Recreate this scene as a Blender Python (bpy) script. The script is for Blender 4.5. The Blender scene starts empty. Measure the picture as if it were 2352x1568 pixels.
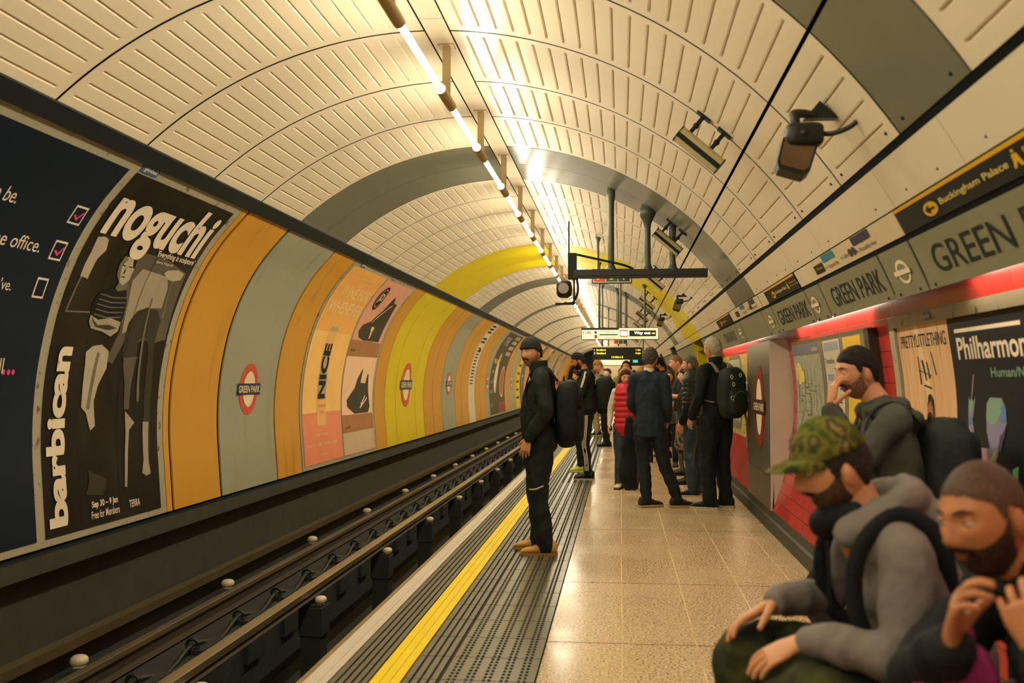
import bpy, bmesh, math, random
from math import sin, cos, pi, radians, sqrt, atan2
from mathutils import Vector as V, Matrix as M, noise
from mathutils.geometry import tessellate_polygon
S = bpy.context.scene
COL = S.collection
random.seed(7)
# ---------------------------------------------------------------- camera, world, exposure
EYE = 1.45
cd = bpy.data.cameras.new('camera'); cam = bpy.data.objects.new('camera', cd); COL.objects.link(cam)
cam.location = (0, 0, EYE); cam.rotation_euler = (radians(90+2.1535), 0, radians(6.234))
cd.lens = 35; cd.sensor_width = 36; cd.clip_end = 300; cd.clip_start = .05
cd.dof.use_dof = True; cd.dof.focus_distance = 10.0; cd.dof.aperture_fstop = 2.6
S.camera = cam
S.view_settings.view_transform = 'Standard'; S.view_settings.look = 'None'; S.view_settings.gamma = 1
S.view_settings.use_curve_mapping = False; S.view_settings.exposure = 0.34
w = bpy.data.worlds.new('world'); S.world = w; w.use_nodes = True
w.node_tree.nodes['Background'].inputs[0].default_value = (.30, .52, .42, 1)
w.node_tree.nodes['Background'].inputs[1].default_value = .02
TUBE_E = 112.0      # fluorescent tube strength
RECESS_E = 20.0
# ---------------------------------------------------------------- materials
def lin(h):
    if isinstance(h, (tuple, list)): return tuple(h)
    r = []
    for i in (0, 2, 4):
        c = int(h[i:i+2], 16)/255
        r.append(c/12.92 if c <= .04045 else ((c+.055)/1.055)**2.4)
    return tuple(r)
MC = {}
def mat(name, c, rough=.6, metal=0, var=.12, vs=3, bump=0, bs=40, emit=0, spec=.5, coat=0):
    if name in MC: return MC[name]
    m = bpy.data.materials.new(name); m.use_nodes = True; nt = m.node_tree; N = nt.nodes; L = nt.links
    b = N['Principled BSDF']; c = lin(c)
    b.inputs['Roughness'].default_value = rough; b.inputs['Metallic'].default_value = metal
    b.inputs['Specular IOR Level'].default_value = spec; b.inputs['Coat Weight'].default_value = coat
    tc = N.new('ShaderNodeTexCoord')
    n = N.new('ShaderNodeTexNoise'); n.inputs['Scale'].default_value = vs; n.inputs['Detail'].default_value = 6
    L.new(tc.outputs['Object'], n.inputs['Vector'])
    mx = N.new('ShaderNodeMix'); mx.data_type = 'RGBA'
    mx.inputs['A'].default_value = tuple(x*(1-var) for x in c)+(1,)
    mx.inputs['B'].default_value = tuple(min(1, x*(1+var)) for x in c)+(1,)
    L.new(n.outputs['Fac'], mx.inputs['Factor']); L.new(mx.outputs['Result'], b.inputs['Base Color'])
    if emit:
        b.inputs['Emission Color'].default_value = c+(1,); b.inputs['Emission Strength'].default_value = emit
    if bump:
        n2 = N.new('ShaderNodeTexNoise'); n2.inputs['Scale'].default_value = bs; n2.inputs['Detail'].default_value = 4
        L.new(tc.outputs['Object'], n2.inputs['Vector'])
        bp = N.new('ShaderNodeBump'); bp.inputs['Strength'].default_value = bump; bp.inputs['Distance'].default_value = .02
        L.new(n2.outputs['Fac'], bp.inputs['Height']); L.new(bp.outputs['Normal'], b.inputs['Normal'])
    m['mix'] = mx.name
    MC[name] = m
    return m
def dirt(m, c2, scale=4, lo=.55, hi=.75, stretch=(1, 1, 1)):
    """wear and stains of another colour laid over a material"""
    nt = m.node_tree; N = nt.nodes; L = nt.links; b = N['Principled BSDF']
    tc = N.new('ShaderNodeTexCoord'); mp = N.new('ShaderNodeMapping'); mp.inputs['Scale'].default_value = stretch
    n = N.new('ShaderNodeTexNoise'); n.inputs['Scale'].default_value = scale; n.inputs['Detail'].default_value = 8
    L.new(tc.outputs['Object'], mp.inputs[0]); L.new(mp.outputs[0], n.inputs['Vector'])
    r = N.new('ShaderNodeMapRange'); r.inputs['From Min'].default_value = lo; r.inputs['From Max'].default_value = hi
    L.new(n.outputs['Fac'], r.inputs['Value'])
    mx = N.new('ShaderNodeMix'); mx.data_type = 'RGBA'
    old = b.inputs['Base Color'].links[0].from_socket
    L.new(old, mx.inputs['A']); mx.inputs['B'].default_value = lin(c2)+(1,)
    L.new(r.outputs[0], mx.inputs['Factor']); L.new(mx.outputs['Result'], b.inputs['Base Color'])
    return m
def tiles(name, c1, c2, mortar, tw, th, rough=.25, ms=.012, split=None, c3=None):
    m = bpy.data.materials.new(name); m.use_nodes = True; nt = m.node_tree; N = nt.nodes; L = nt.links
    b = N['Principled BSDF']; b.inputs['Roughness'].default_value = rough
    uv = N.new('ShaderNodeUVMap'); br = N.new('ShaderNodeTexBrick')
    br.inputs['Scale'].default_value = 1; br.inputs['Brick Width'].default_value = tw; br.inputs['Row Height'].default_value = th
    br.inputs['Mortar Size'].default_value = ms*th*2; br.inputs['Mortar Smooth'].default_value = .1
    br.inputs['Color1'].default_value = lin(c1)+(1,); br.inputs['Color2'].default_value = lin(c2)+(1,); br.inputs['Mortar'].default_value = lin(mortar)+(1,)
    L.new(uv.outputs[0], br.inputs['Vector'])
    L.new(br.outputs['Color'], b.inputs['Base Color'])
    bp = N.new('ShaderNodeBump'); bp.inputs['Strength'].default_value = .5; bp.inputs['Distance'].default_value = .004; bp.invert = True
    L.new(br.outputs['Fac'], bp.inputs['Height']); L.new(bp.outputs[0], b.inputs['Normal'])
    return m
# ---------------------------------------------------------------- mesh builder
class MB:
    def __init__(s): s.v = []; s.f = []; s.m = []; s.sm = []; s.uv = []
    def add(s, vs, fs, mi=0, smooth=True, uv=None, mx=None):
        o = len(s.v)
        s.v += [tuple(mx @ V(p)) if mx else tuple(p) for p in vs]
        s.uv += uv if uv else [(0, 0)]*len(vs)
        for f in fs:
            s.f.append([i+o for i in f]); s.m.append(mi); s.sm.append(smooth)
        return s
    def join(s, o, mx=None):
        k = len(s.v); s.v += [tuple(mx @ V(p)) if mx else p for p in o.v]; s.uv += o.uv
        s.f += [[i+k for i in f] for f in o.f]; s.m += o.m; s.sm += o.sm; return s
    def box(s, a, b, mi=0, mx=None):
        x0, y0, z0 = a; x1, y1, z1 = b
        vs = [(x0,y0,z0),(x1,y0,z0),(x1,y1,z0),(x0,y1,z0),(x0,y0,z1),(x1,y0,z1),(x1,y1,z1),(x0,y1,z1)]
        return s.add(vs, [(0,3,2,1),(4,5,6,7),(0,1,5,4),(1,2,6,5),(2,3,7,6),(3,0,4,7)], mi, False, None, mx)
    def grid(s, fn, nu, nv, mi=0, cu=False, cv=False, uvf=None, smooth=True, flip=False):
        vs = []; uv = []
        for i in range(nu+(0 if cu else 1)):
            for j in range(nv+(0 if cv else 1)):
                vs.append(fn(i/nu, j/nv)); uv.append(uvf(i/nu, j/nv) if uvf else (i/nu, j/nv))
        w_ = nv+(0 if cv else 1); h_ = nu+(0 if cu else 1); fs = []
        for i in range(nu):
            for j in range(nv):
                a = i*w_+j; b = ((i+1) % h_)*w_+j; c = ((i+1) % h_)*w_+(j+1) % w_; d = i*w_+(j+1) % w_
                fs.append((a, d, c, b) if flip else (a, b, c, d))
        return s.add(vs, fs, mi, smooth, uv)
    def prism(s, poly, y0, y1, mi=0, closed=True):
        """polygon in (x,z) run along y"""
        n = len(poly)
        for k in range(n if closed else n-1):
            a, b = poly[k], poly[(k+1) % n]
            s.add([(a[0],y0,a[1]),(b[0],y0,b[1]),(b[0],y1,b[1]),(a[0],y1,a[1])], [(0,1,2,3)], mi, False, [(0,0),(1,0),(1,1),(0,1)])
        if closed:
            s.add([(p[0],y0,p[1]) for p in poly], [tuple(range(n))], mi, False)
            s.add([(p[0],y1,p[1]) for p in poly], [tuple(range(n))[::-1]], mi, False)
        return s
    def cyl(s, a, b, r, r2=None, n=14, mi=0):
        a = V(a); b = V(b); d = (b-a).normalized(); r2 = r if r2 is None else r2
        u = d.orthogonal().normalized(); w_ = d.cross(u)
        ra = [a+(u*cos(t)+w_*sin(t))*r for t in [2*pi*i/n for i in range(n)]]
        rb = [b+(u*cos(t)+w_*sin(t))*r2 for t in [2*pi*i/n for i in range(n)]]
        s.add(ra+rb, [(i, (i+1) % n, n+(i+1) % n, n+i) for i in range(n)], mi)
        s.add(ra, [tuple(range(n))[::-1]], mi, False); s.add(rb, [tuple(range(n))], mi, False)
        return s
    def sph(s, c, r, e=1.0, nu=20, nv=14, mi=0, mx=None):
        """ellipsoid, e<1 squares it off"""
        c = V(c); r = (r, r, r) if not hasattr(r, '__len__') else r
        p = lambda q: math.copysign(abs(q)**e, q)
        def fn(i, j):
            a = 2*pi*i; b = -pi/2+pi*j
            q = V((c.x+r[0]*p(cos(b))*p(cos(a)), c.y+r[1]*p(cos(b))*p(sin(a)), c.z+r[2]*p(sin(b))))
            return mx @ q if mx else q
        return s.grid(fn, nu, nv, mi, cu=True)
    def tube(s, pts, r, n=10, mi=0, k=4, side=None, cap=True, flat0=0):
        """smooth loft through points; r numbers or (a,b) pairs"""
        P, R = curve(pts, r, k)
        m_ = len(P); rings = []
        prev = V(side) if side else None
        for i in range(m_):
            t = (P[min(i+1, m_-1)]-P[max(i-1, 0)])
            t = t.normalized() if t.length > 1e-6 else V((0,0,1))
            if side: u = V(side)-t*V(side).dot(t)
            else:
                if prev is None: prev = t.orthogonal()
                u = prev-t*prev.dot(t)
            u.normalize(); prev = u if not side else prev
            w_ = t.cross(u)
            rings.append((P[i], u, w_, R[i], t))
        if cap:
            p, u, w_, rr, t = rings[0]; q = min(rr)*(flat0 if flat0 else 1)
            pre = [(p-t*q*f, u, w_, (rr[0]*g, rr[1]*g), t) for f, g in ((.95,.25),(.7,.68),(.38,.92))]
            p, u, w_, rr, t = rings[-1]; q = min(rr)
            post = [(p+t*q*f, u, w_, (rr[0]*g, rr[1]*g), t) for f, g in ((.38,.92),(.7,.68),(.95,.25))]
            rings = pre+rings+post
        vs = []; 
        for p, u, w_, rr, t in rings:
            for j in range(n):
                a = 2*pi*j/n; vs.append(p+u*rr[0]*cos(a)+w_*rr[1]*sin(a))
        fs = []
        for i in range(len(rings)-1):
            for j in range(n):
                fs.append((i*n+j, i*n+(j+1) % n, (i+1)*n+(j+1) % n, (i+1)*n+j))
        fs.append(tuple(range(n))[::-1]); fs.append(tuple((len(rings)-1)*n+j for j in range(n)))
        return s.add(vs, fs, mi)
    def build(s, name, mats, parent=None, loc=None, me_only=False, mx=None):
        me = bpy.data.meshes.new(name)
        me.from_pydata([tuple(mx @ V(p)) for p in s.v] if mx else s.v, [], s.f)
        if not isinstance(mats, (list, tuple)): mats = [mats]
        for m in mats: me.materials.append(m)
        me.polygons.foreach_set('material_index', s.m); me.polygons.foreach_set('use_smooth', s.sm)
        ul = me.uv_layers.new(name='UVMap')
        li = [0]*len(me.loops); me.loops.foreach_get('vertex_index', li)
        flat = []
        for i in li: flat += s.uv[i]
        ul.data.foreach_set('uv', flat)
        me.update()
        if me_only: return me
        o = bpy.data.objects.new(name, me); COL.objects.link(o)
        if parent: o.parent = parent
        if loc: o.location = loc
        return o
def curve(pts, r, k):
    P = [V(p) for p in pts]
    R = [(a, a) if not hasattr(a, '__len__') else tuple(a) for a in (r if hasattr(r, '__len__') else [r]*len(P))]
    if len(P) < 3 or k < 2: return P, R
    oP = []; oR = []
    for i in range(len(P)-1):
        a, b, c, d = P[max(i-1,0)], P[i], P[i+1], P[min(i+2,len(P)-1)]
        for j in range(k):
            t = j/k
            oP.append(.5*((2*b)+(c-a)*t+(2*a-5*b+4*c-d)*t*t+(-a+3*b-3*c+d)*t**3))
            e = t*t*(3-2*t); oR.append((R[i][0]*(1-e)+R[i+1][0]*e, R[i][1]*(1-e)+R[i+1][1]*e))
    oP.append(P[-1]); oR.append(R[-1])
    return oP, oR
def tag(o, label=None, cat=None, group=None, kind=None):
    if label: o['label'] = label
    if cat: o['category'] = cat
    if group: o['group'] = group
    if kind: o['kind'] = kind
    return o
def empty(name, loc=(0,0,0), label=None, cat=None, group=None, rz=0):
    o = bpy.data.objects.new(name, None); COL.objects.link(o); o.location = loc; o.rotation_euler = (0,0,rz)
    o.empty_display_size = .1
    return tag(o, label, cat, group)
def struct(mb, name, mats): return tag(mb.build(name, mats), kind='structure')
# ---------------------------------------------------------------- the tunnel's curved surfaces
CX, CZ, RR = -1.218, .868, 2.77
def cyl(Y, th, off=0):
    a = radians(th); return V((CX+(RR-off)*sin(a), Y, CZ+(RR-off)*cos(a)))
PLp = [(-3.77,.32),(-3.80,.70),(-3.82,1.0),(-3.815,1.30),(-3.78,1.60),(-3.70,1.95),(-3.56,2.30),(-3.37,2.60),(-3.12,2.88)]
PRp = [(1.423,.2),(1.516,.464),(1.567,.647),(1.605,.86),(1.625,1.05),(1.634,1.268),(1.625,1.45),(1.60,1.65),(1.577,1.83),(1.52,2.05)]
def prof(P, nx):
    S_ = [0]
    for a, b in zip(P, P[1:]): S_.append(S_[-1]+math.hypot(b[0]-a[0], b[1]-a[1]))
    Q = [(2*P[0][0]-P[1][0], 2*P[0][1]-P[1][1])]+list(P)+[(2*P[-1][0]-P[-2][0], 2*P[-1][1]-P[-2][1])]
    def f(Y, s, off=0):
        i = 0
        while i < len(P)-2 and s > S_[i+1]: i += 1
        t = (s-S_[i])/(S_[i+1]-S_[i]); r = []; d = []
        for k in (0, 1):
            a, b, c, e = Q[i][k], Q[i+1][k], Q[i+2][k], Q[i+3][k]
            r.append(.5*(2*b+(c-a)*t+(2*a-5*b+4*c-e)*t*t+(3*b-a-3*c+e)*t**3)); d.append((c-a)+2*(2*a-5*b+4*c-e)*t+3*(3*b-a-3*c+e)*t*t)
        n = math.hypot(*d); return V((r[0]+nx*d[1]/n*off, Y, r[1]-nx*d[0]/n*off))
    f.L = S_[-1]; return f
WL = prof(PLp, 1)      # left wall, s from the foot up, off towards the platform
WR = prof(PRp, -1)
def slab(mb, f, y0, y1, s0, s1, off, t, mi=0, nv=12, nu=1, uvs=True):
    """thin plate lying on a curved surface f(Y,s,off)"""
    P = lambda i, j, o: f(y0+(y1-y0)*i, s0+(s1-s0)*j, o)
    mb.grid(lambda i, j: P(i, j, off+t), nu, nv, mi, uvf=lambda i, j: (y0+(y1-y0)*i, s0+(s1-s0)*j))
    for (i0, i1, j0, j1) in ((0,1,0,0),(0,1,1,1),(0,0,0,1),(1,1,0,1)):
        n = nv if j0 != j1 else nu
        for k in range(n):
            a = (i0+(i1-i0)*k/n, j0+(j1-j0)*k/n); b = (i0+(i1-i0)*(k+1)/n, j0+(j1-j0)*(k+1)/n)
            mb.add([P(*a, off), P(*b, off), P(*b, off+t), P(*a, off+t)], [(0,1,2,3)], mi, False)
    return mb
def art(name, f, polys, m, off, parent, cut=.04, label=None, split=True):
    """flat printed shapes, polygons in (u,v), bent onto surface f(u,v,off); every shape or word a part of its own"""
    if split and len(polys) > 1:
        for p in polys: o = art(name, f, [p], m, off, parent, cut, label)
        return o
    bm = bmesh.new()
    for p in polys:
        if isinstance(p, tuple) and p and isinstance(p[0], list): vs, fs = p
        else:
            vs = p; fs = tessellate_polygon([[V((a, b, 0)) for a, b in p]])
        bv = [bm.verts.new((a[0], a[1], 0)) for a in vs]
        for t in fs:
            try: bm.faces.new([bv[i] for i in t])
            except ValueError: pass
    if cut and bm.verts:
        lo = min(v.co.y for v in bm.verts); hi = max(v.co.y for v in bm.verts); y = lo+cut
        while y < hi:
            bmesh.ops.bisect_plane(bm, geom=bm.verts[:]+bm.edges[:]+bm.faces[:], plane_co=(0, y, 0), plane_no=(0, 1, 0)); y += cut
    for v in bm.verts: v.co = f(v.co.x, v.co.y, off)
    me = bpy.data.meshes.new(name); bm.to_mesh(me); bm.free(); me.materials.append(m)
    o = bpy.data.objects.new(name, me); COL.objects.link(o); o.parent = parent
    if label: o['label'] = label
    return o
TXT = {}
def text2d(s, bold=0):
    if (s, bold) not in TXT:
        c = bpy.data.curves.new('t', 'FONT'); c.body = s; c.size = 1; c.offset = bold; c.resolution_u = 6
        o = bpy.data.objects.new('t', c); COL.objects.link(o)
        dg = bpy.context.evaluated_depsgraph_get()
        me = bpy.data.meshes.new_from_object(o.evaluated_get(dg))
        TXT[(s, bold)] = ([(v.co.x, v.co.y) for v in me.vertices], [tuple(p.vertices) for p in me.polygons])
        bpy.data.objects.remove(o); bpy.data.curves.remove(c); bpy.data.meshes.remove(me)
    return TXT[(s, bold)]
def fit(s, u0, u1, v0, v1, bold=.0, rot=0):
    """text stretched to the rectangle u0..u1 (reading direction), v0..v1; rot=1 reads upwards"""
    vs, fs = text2d(s, bold)
    ax = min(a for a, b in vs); bx = max(a for a, b in vs); ay = min(b for a, b in vs); by = max(b for a, b in vs)
    o = []
    for a, b in vs:
        p = (a-ax)/(bx-ax); q = (b-ay)/(by-ay)
        if rot: p, q = 1-q, p
        o.append((u0+(u1-u0)*p, v0+(v1-v0)*q))
    return (o, fs)
def rect(u0, u1, v0, v1): return [(u0,v0),(u1,v0),(u1,v1),(u0,v1)]
def ell(u, v, a, b, n=36): return [(u+a*cos(2*pi*i/n), v+b*sin(2*pi*i/n)) for i in range(n)]
# ---------------------------------------------------------------- ceiling of pressed panels
YEND = 72.0; YBACK = -7.0
m_cream = mat('cream enamel', 'e6d8ba', .24, 0, .05, 2, .12, 1.6)
m_back = mat('dark backing', '121a18', .85, 0, .1)
m_greyb = mat('grey band enamel', '73735f', .22, 0, .06)
m_yel = mat('yellow enamel', 'dcc600', .34, 0, .05, 1.5, spec=.35)
m_dark = mat('dark green grey trim', '161f1d', .6, 0, .12, spec=.25)
m_or = dirt(mat('ochre enamel', 'cc942a', .45, 0, .06, 1.5), '8f6420', 3.0, .60, .9, (1, 2, .4))
m_grw = dirt(mat('grey green enamel', '9b9d84', .42, 0, .05, 1.5, coat=.1), '6f7060', 2.2, .58, .9, (1, 2, .5))
m_gap = mat('joint black', '0c1210', .9, spec=.1)
RINGS = [(-8.5,0),(-7.4,0),(-6.35,0),(-5.3,0),(-4.2,0),(-3.15,0),(-2.1,0),(-1.0,0),(.05,0),(1.1,0),(2.15,0),(3.2,1),(3.99,0),(5.04,0),(6.09,0),(7.16,0),(8.15,0),(9.21,1),(10.0,1),(10.76,0),
 (11.8,0),(12.85,0),(13.93,0),(14.95,0),(16.04,2),(17.07,2),(18.09,2),(19.12,0),(20.15,0),(21.27,1),(22.0,1),(22.72,0),(23.8,0),(24.9,0),(26.0,0),(27.1,0),(28.15,1),(28.9,0),(29.9,0),(30.95,0),(32.0,0),
 (33.05,0),(34.0,1),(34.75,0),(35.8,0),(36.9,0),(38.0,0),(39.05,0),(40.1,0),(41.2,1),(41.95,0),(43,0),(44.05,0),(45.1,0),(46.15,0),(47.2,0),(48.2,1),(48.95,0),(50,0),(51.1,0),(52.2,0),(53.3,0),(54.4,0),(55.3,1),
 (56,0),(57.1,0),(58.2,0),(59.3,0),(60.4,0),(61.5,1),(62.2,0),(63.3,0),(64.4,0),(65.5,0),(66.6,0),(67.7,1),(68.4,0),(69.6,0),(70.8,0),(72,0)]
def pressed(mb, y0, y1, ths, a=.2, d=.016):
    th = [ths[0]]
    for t in ths[1:-1]: th += [t-a, t, t+a]
    th.append(ths[-1]); isb = [0]+[0,1,0]*(len(ths)-2)+[0]
    g = .010; ym = .085
    rows = [(y0+g,0),(y0+ym,0),(y0+ym+.006,1),(y1-ym-.006,1),(y1-ym,0),(y1-g,0)]
    vs = [cyl(y, t, -d if (dd and b) else 0) for y, dd in rows for t, b in zip(th, isb)]
    n = len(th); fs = [(i*n+j, i*n+j+1, (i+1)*n+j+1, (i+1)*n+j) for i in range(5) for j in range(n-1)]
    mb.add(vs, fs, 0, False)
mb = MB()
mb.grid(lambda i, j: cyl(YBACK+(YEND-YBACK)*i, -45+(61.2+45)*j, -.03), 1, 48, 3)
rr = random.Random(3)
for (y0, k), (y1, _) in zip(RINGS, RINGS[1:]):
    if k == 0:
        pressed(mb, y0, y1, [-41.0]+[-39.55+2.2*i for i in range(18)]+[-.1])
        pressed(mb, y0, y1, [3.42]+[5.3+2.2*i for i in range(18)]+[44.85])
        pressed(mb, y0, y1, [45.25, 47.2, 49.7, 52.2, 54.7, 56.3])
    else:
        for a, b in ((-41, -.1), (3.42, 44.85), (45.25, 56.3)):
            slab(mb, cyl, y0+.006, y1-.006, a, b, -.006, .006, k, 20)
y = YBACK
while y < YEND:
    slab(mb, cyl, y+.004, y+1.606, .12, 3.2, -.004, .004, 0, 2); y += 1.61
struct(mb, 'ceiling', [m_cream, m_greyb, m_yel, m_gap])
# cornice strips running the length of the tunnel
mb = MB()
mb.grid(lambda i, j: cyl(YBACK+(YEND-YBACK)*i, -43.45+2.5*j, .028), 1, 3, 0)
mb.grid(lambda i, j: cyl(YBACK+(YEND-YBACK)*i, -43.45, -.06+.088*j), 1, 1, 0)
mb.grid(lambda i, j: cyl(YBACK+(YEND-YBACK)*i, -40.95, -.03+.058*j), 1, 1, 0)
struct(mb, 'trim_1', [m_dark])
mb = MB(); mb.grid(lambda i, j: cyl(YBACK+(YEND-YBACK)*i, 56.3+.75*j, -.004), 1, 1, 0)

for a_, b_ in ((YBACK,16.1),(18.1,YEND)): mb.grid(lambda i, j: cyl(a_+(b_-a_)*i, 63.75+.5*j, .0), 1, 1, 0)
struct(mb, 'trim_2', [m_gap])
# bolts on the right hand panels
mb = MB()
for (y0, k), (y1, _) in zip(RINGS[11:34], RINGS[12:35]):
    for yy in (y0+.12, y1-.12):
        p = cyl(yy, 55.5, .0); mb.sph(p, .009, 1, 6, 4)
struct(mb, 'trim_3', [m_dark])
# ---------------------------------------------------------------- left wall
m_frame = dirt(mat('aluminium frame', 'a59f86', .5, .1, .08, 6), '5d5a49', 14, .62, .7)
LB = [(-6,3.2,0),(3.2,8.0,5),(8.0,8.11,1),(8.14,9.13,1),(9.17,10.69,2),(10.72,11.56,1),(11.58,15.18,5),(15.19,15.88,1),(15.9,16.66,3),(16.67,18.28,3),(18.29,19.06,3),(19.08,20.02,1),(20.04,21.03,1),
 (21.06,22.73,2),(22.75,23.65,1),(23.67,24.81,1),(24.82,25.86,4),(25.87,26.83,1),(26.85,27.92,1),(27.94,28.78,2),(28.8,32.7,5),(32.72,33.3,1),(33.32,33.9,1),(33.92,35.5,2),(35.52,36.0,1),(36.02,39.2,5),
 (39.22,40.1,1),(40.12,41.0,1),(41.02,44.0,5),(44.02,44.9,1),(44.92,45.8,1),(45.82,49.0,5),(49.02,50.2,1),(50.22,51.9,2),(51.92,55.4,5),(55.42,56.6,1),(56.62,60.2,5),(60.22,61.2,1),(61.22,63,2),(63.02,72,1)]
m_white = mat('white line diagram', 'd8cfb4', .4)
mb = MB()
mb.grid(lambda i, j: WL(YBACK+(YEND-YBACK)*i, WL.L*j, -.02), 1, 24, 0)
for y0, y1, k in LB:
    k2 = {0:2, 5:5}.get(k, k)
    slab(mb, WL, y0+(.008 if k else 0), y1-(.008 if k else 0), .02, WL.L-.01, -.014, .014, k2, 48)
struct(mb, 'wall_left', [m_gap, m_or, m_grw, m_yel, m_white, m_frame])
# ---------------------------------------------------------------- track side structure
m_conc = mat('sooty concrete', '24261f', .9, 0, .25, 5, .3, 30)
m_ledge = mat('dusty ledge', '35352a', .85, 0, .3, 6)
mb = MB()
TP = [(-3.78,.31),(-3.79,.29),(-3.79,.17),(-3.92,.11),(-3.95,.0),(-3.95,-.62),(-3.16,-.62),(-3.16,-1.28),(-2.12,-1.28),(-2.12,-.60),(-1.45,-.60),(-1.45,-.14)]
for k, (a, b) in enumerate(zip(TP, TP[1:])):
    mb.add([(a[0],YBACK,a[1]),(b[0],YBACK,b[1]),(b[0],YEND,b[1]),(a[0],YEND,a[1])], [(0,1,2,3)], 1 if k in (0,1,2,3,4) else 0, False)
struct(mb, 'floor', [m_conc, m_ledge])
# ---------------------------------------------------------------- platform
def floor_mat():
    m = bpy.data.materials.new('terrazzo slabs'); m.use_nodes = True; nt = m.node_tree; N = nt.nodes; L = nt.links; b = N['Principled BSDF']
    b.inputs['Roughness'].default_value = .30; b.inputs['Specular IOR Level'].default_value = .55
    tc = N.new('ShaderNodeTexCoord')
    n = N.new('ShaderNodeTexNoise'); n.inputs['Scale'].default_value = 70; n.inputs['Detail'].default_value = 4; n.inputs['Roughness'].default_value = .7
    L.new(tc.outputs['Object'], n.inputs['Vector'])
    cr = N.new('ShaderNodeValToRGB'); e = cr.color_ramp.elements
    e[0].position = .42; e[0].color = lin('5c4c34')+(1,); e[1].position = .55; e[1].color = lin('e6cca2')+(1,)
    q = cr.color_ramp.elements.new(.47); q.color = lin('bfa57a')+(1,)
    L.new(n.outputs['Fac'], cr.inputs[0])
    n2 = N.new('ShaderNodeTexNoise'); n2.inputs['Scale'].default_value = 1.1; n2.inputs['Detail'].default_value = 5
    L.new(tc.outputs['Object'], n2.inputs['Vector'])
    r2 = N.new('ShaderNodeMapRange'); r2.inputs['From Min'].default_value = .3; r2.inputs['From Max'].default_value = .7; r2.inputs['To Min'].default_value = .19; r2.inputs['To Max'].default_value = .33
    L.new(n2.outputs['Fac'], r2.inputs['Value']); L.new(r2.outputs[0], b.inputs['Roughness'])
    L.new(cr.outputs[0], b.inputs['Base Color'])
    return m
m_floor = floor_mat(); m_seam = mat('grout dark', '5b4a30', .8); m_seaml = mat('grout pale', 'd8bd8c', .6)
mb = MB()
mb.box((-.41,YBACK,-.3),(1.43,YEND,0), 0)
for x in (.0, .405, .81, 1.2): mb.box((x-.003,YBACK,-.01),(x+.003,YEND,.0006), 2)
ys = [-2,-.4,1.2,2.3,3.92,5.55,7.18,9.7,12.8,16,19,22,25,28,32,36,40,45,50,56,62]
for y in ys: mb.box((-.41,y-.004,-.01),(1.40,y+.004,.0008), 1)
struct(mb, 'floor', [m_floor, m_seam, m_seaml])
m_cope = dirt(mat('pale coping', 'c4bcac', .55, 0, .06, 8), '8e7e60', 5, .6, .8, (1, .2, 1))
m_rib = mat('ribbed grey mat', '5f5b44', .5, 0, .12, 9)
m_tact = mat('tactile grey mat', '67634c', .34, 0, .14, 3)
m_yline = dirt(mat('yellow line paint', 'ecd000', .55, 0, .06, 20, spec=.2), 'a88412', 40, .68, .76)
m_grv = mat('groove dirt', '2c2a1c', .9)
mb = MB()
mb.box((-1.52,YBACK,-.14),(-1.405,YEND,0), 0)
mb.box((-1.455,YBACK,0),(-1.447,YEND,.003), 0)
mb.box((-1.545,YBACK,-.2),(-1.528,YEND,-.012), 4)
mb.box((-1.405,YBACK,-.14),(-.41,YEND,-.012), 3)
def ribs(x0, x1, n, mi, g=.3, h=0):
    w_ = (x1-x0)/n
    for i in range(n): mb.box((x0+i*w_+w_*g/2,YBACK,-.02),(x0+(i+1)*w_-w_*g/2,YEND,h), mi)
ribs(-1.40,-1.208,5,1,.34); ribs(-1.055,-.885,4,1,.3)
ribs(-1.205,-1.058,3,2,.05,.0005)
mb.box((-.87,YBACK,-.02),(-.42,YEND,-.0), 5)
for i in range(5):   # rows of tactile studs near the camera, plain ribs of studs further on
    x = -.82+.085*i
    y = 3.4
    while y < 14:
        for dx in (-.013, .013):
            mb.add([(x+dx-.008,y-.012,0),(x+dx+.008,y-.012,0),(x+dx+.008,y+.012,0),(x+dx-.008,y+.012,0),(x+dx-.005,y-.007,.005),(x+dx+.005,y-.007,.005),(x+dx+.005,y+.007,.005),(x+dx-.005,y+.007,.005)],
                   [(4,5,6,7),(0,1,5,4),(1,2,6,5),(2,3,7,6),(3,0,4,7)], 3, False)
        y += .052
    mb.box((x-.02,14,0),(x+.02,60,.004), 3)
    mb.box((x-.004,YBACK,0),(x+.004,60,.0015), 5)
for y in [i*.4 for i in range(5, 60)]:
    mb.box((-1.05,y-.002,0),(-.42,y+.002,.0009), 3)
struct(mb, 'trim_4', [m_cope, m_rib, m_yline, m_grv, mat('worn gold nosing', '9b7b45', .4, .5), m_tact])
# ---------------------------------------------------------------- right wall
m_red = tiles('red tiles', 'c23a36', 'ae302e', '561a18', .30, .0965, .22)
m_yt = tiles('pale yellow tiles', 'c9bd6b', 'b9ac58', '6a6230', .30, .0965, .22)
mb = MB()
OPEN = [(16.15, 18.0), (23.3, 24.9), (30.0, 31.6), (38.0, 39.6)]
def rwall(y0, y1, s0, s1, mi):
    mb.grid(lambda i, j: WR(y0+(y1-y0)*i, s0+(s1-s0)*j), 1, 12, mi, uvf=lambda i, j: (y0+(y1-y0)*i, s0+(s1-s0)*j), smooth=True)
rwall(YBACK, 11.5, 0, WR.L, 0)
rwall(11.5, 16.15, 0, .53, 0); rwall(11.5, 16.15, .53, WR.L-.28, 1); rwall(11.5, 16.15, WR.L-.28, WR.L, 0)
pv = 16.15
for a, b in OPEN:
    if pv > 16.2: rwall(pv, a, 0, .53, 0); rwall(pv, a, .53, WR.L, 1)
    pv = b
rwall(pv, YEND, 0, WR.L, 1)
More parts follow.
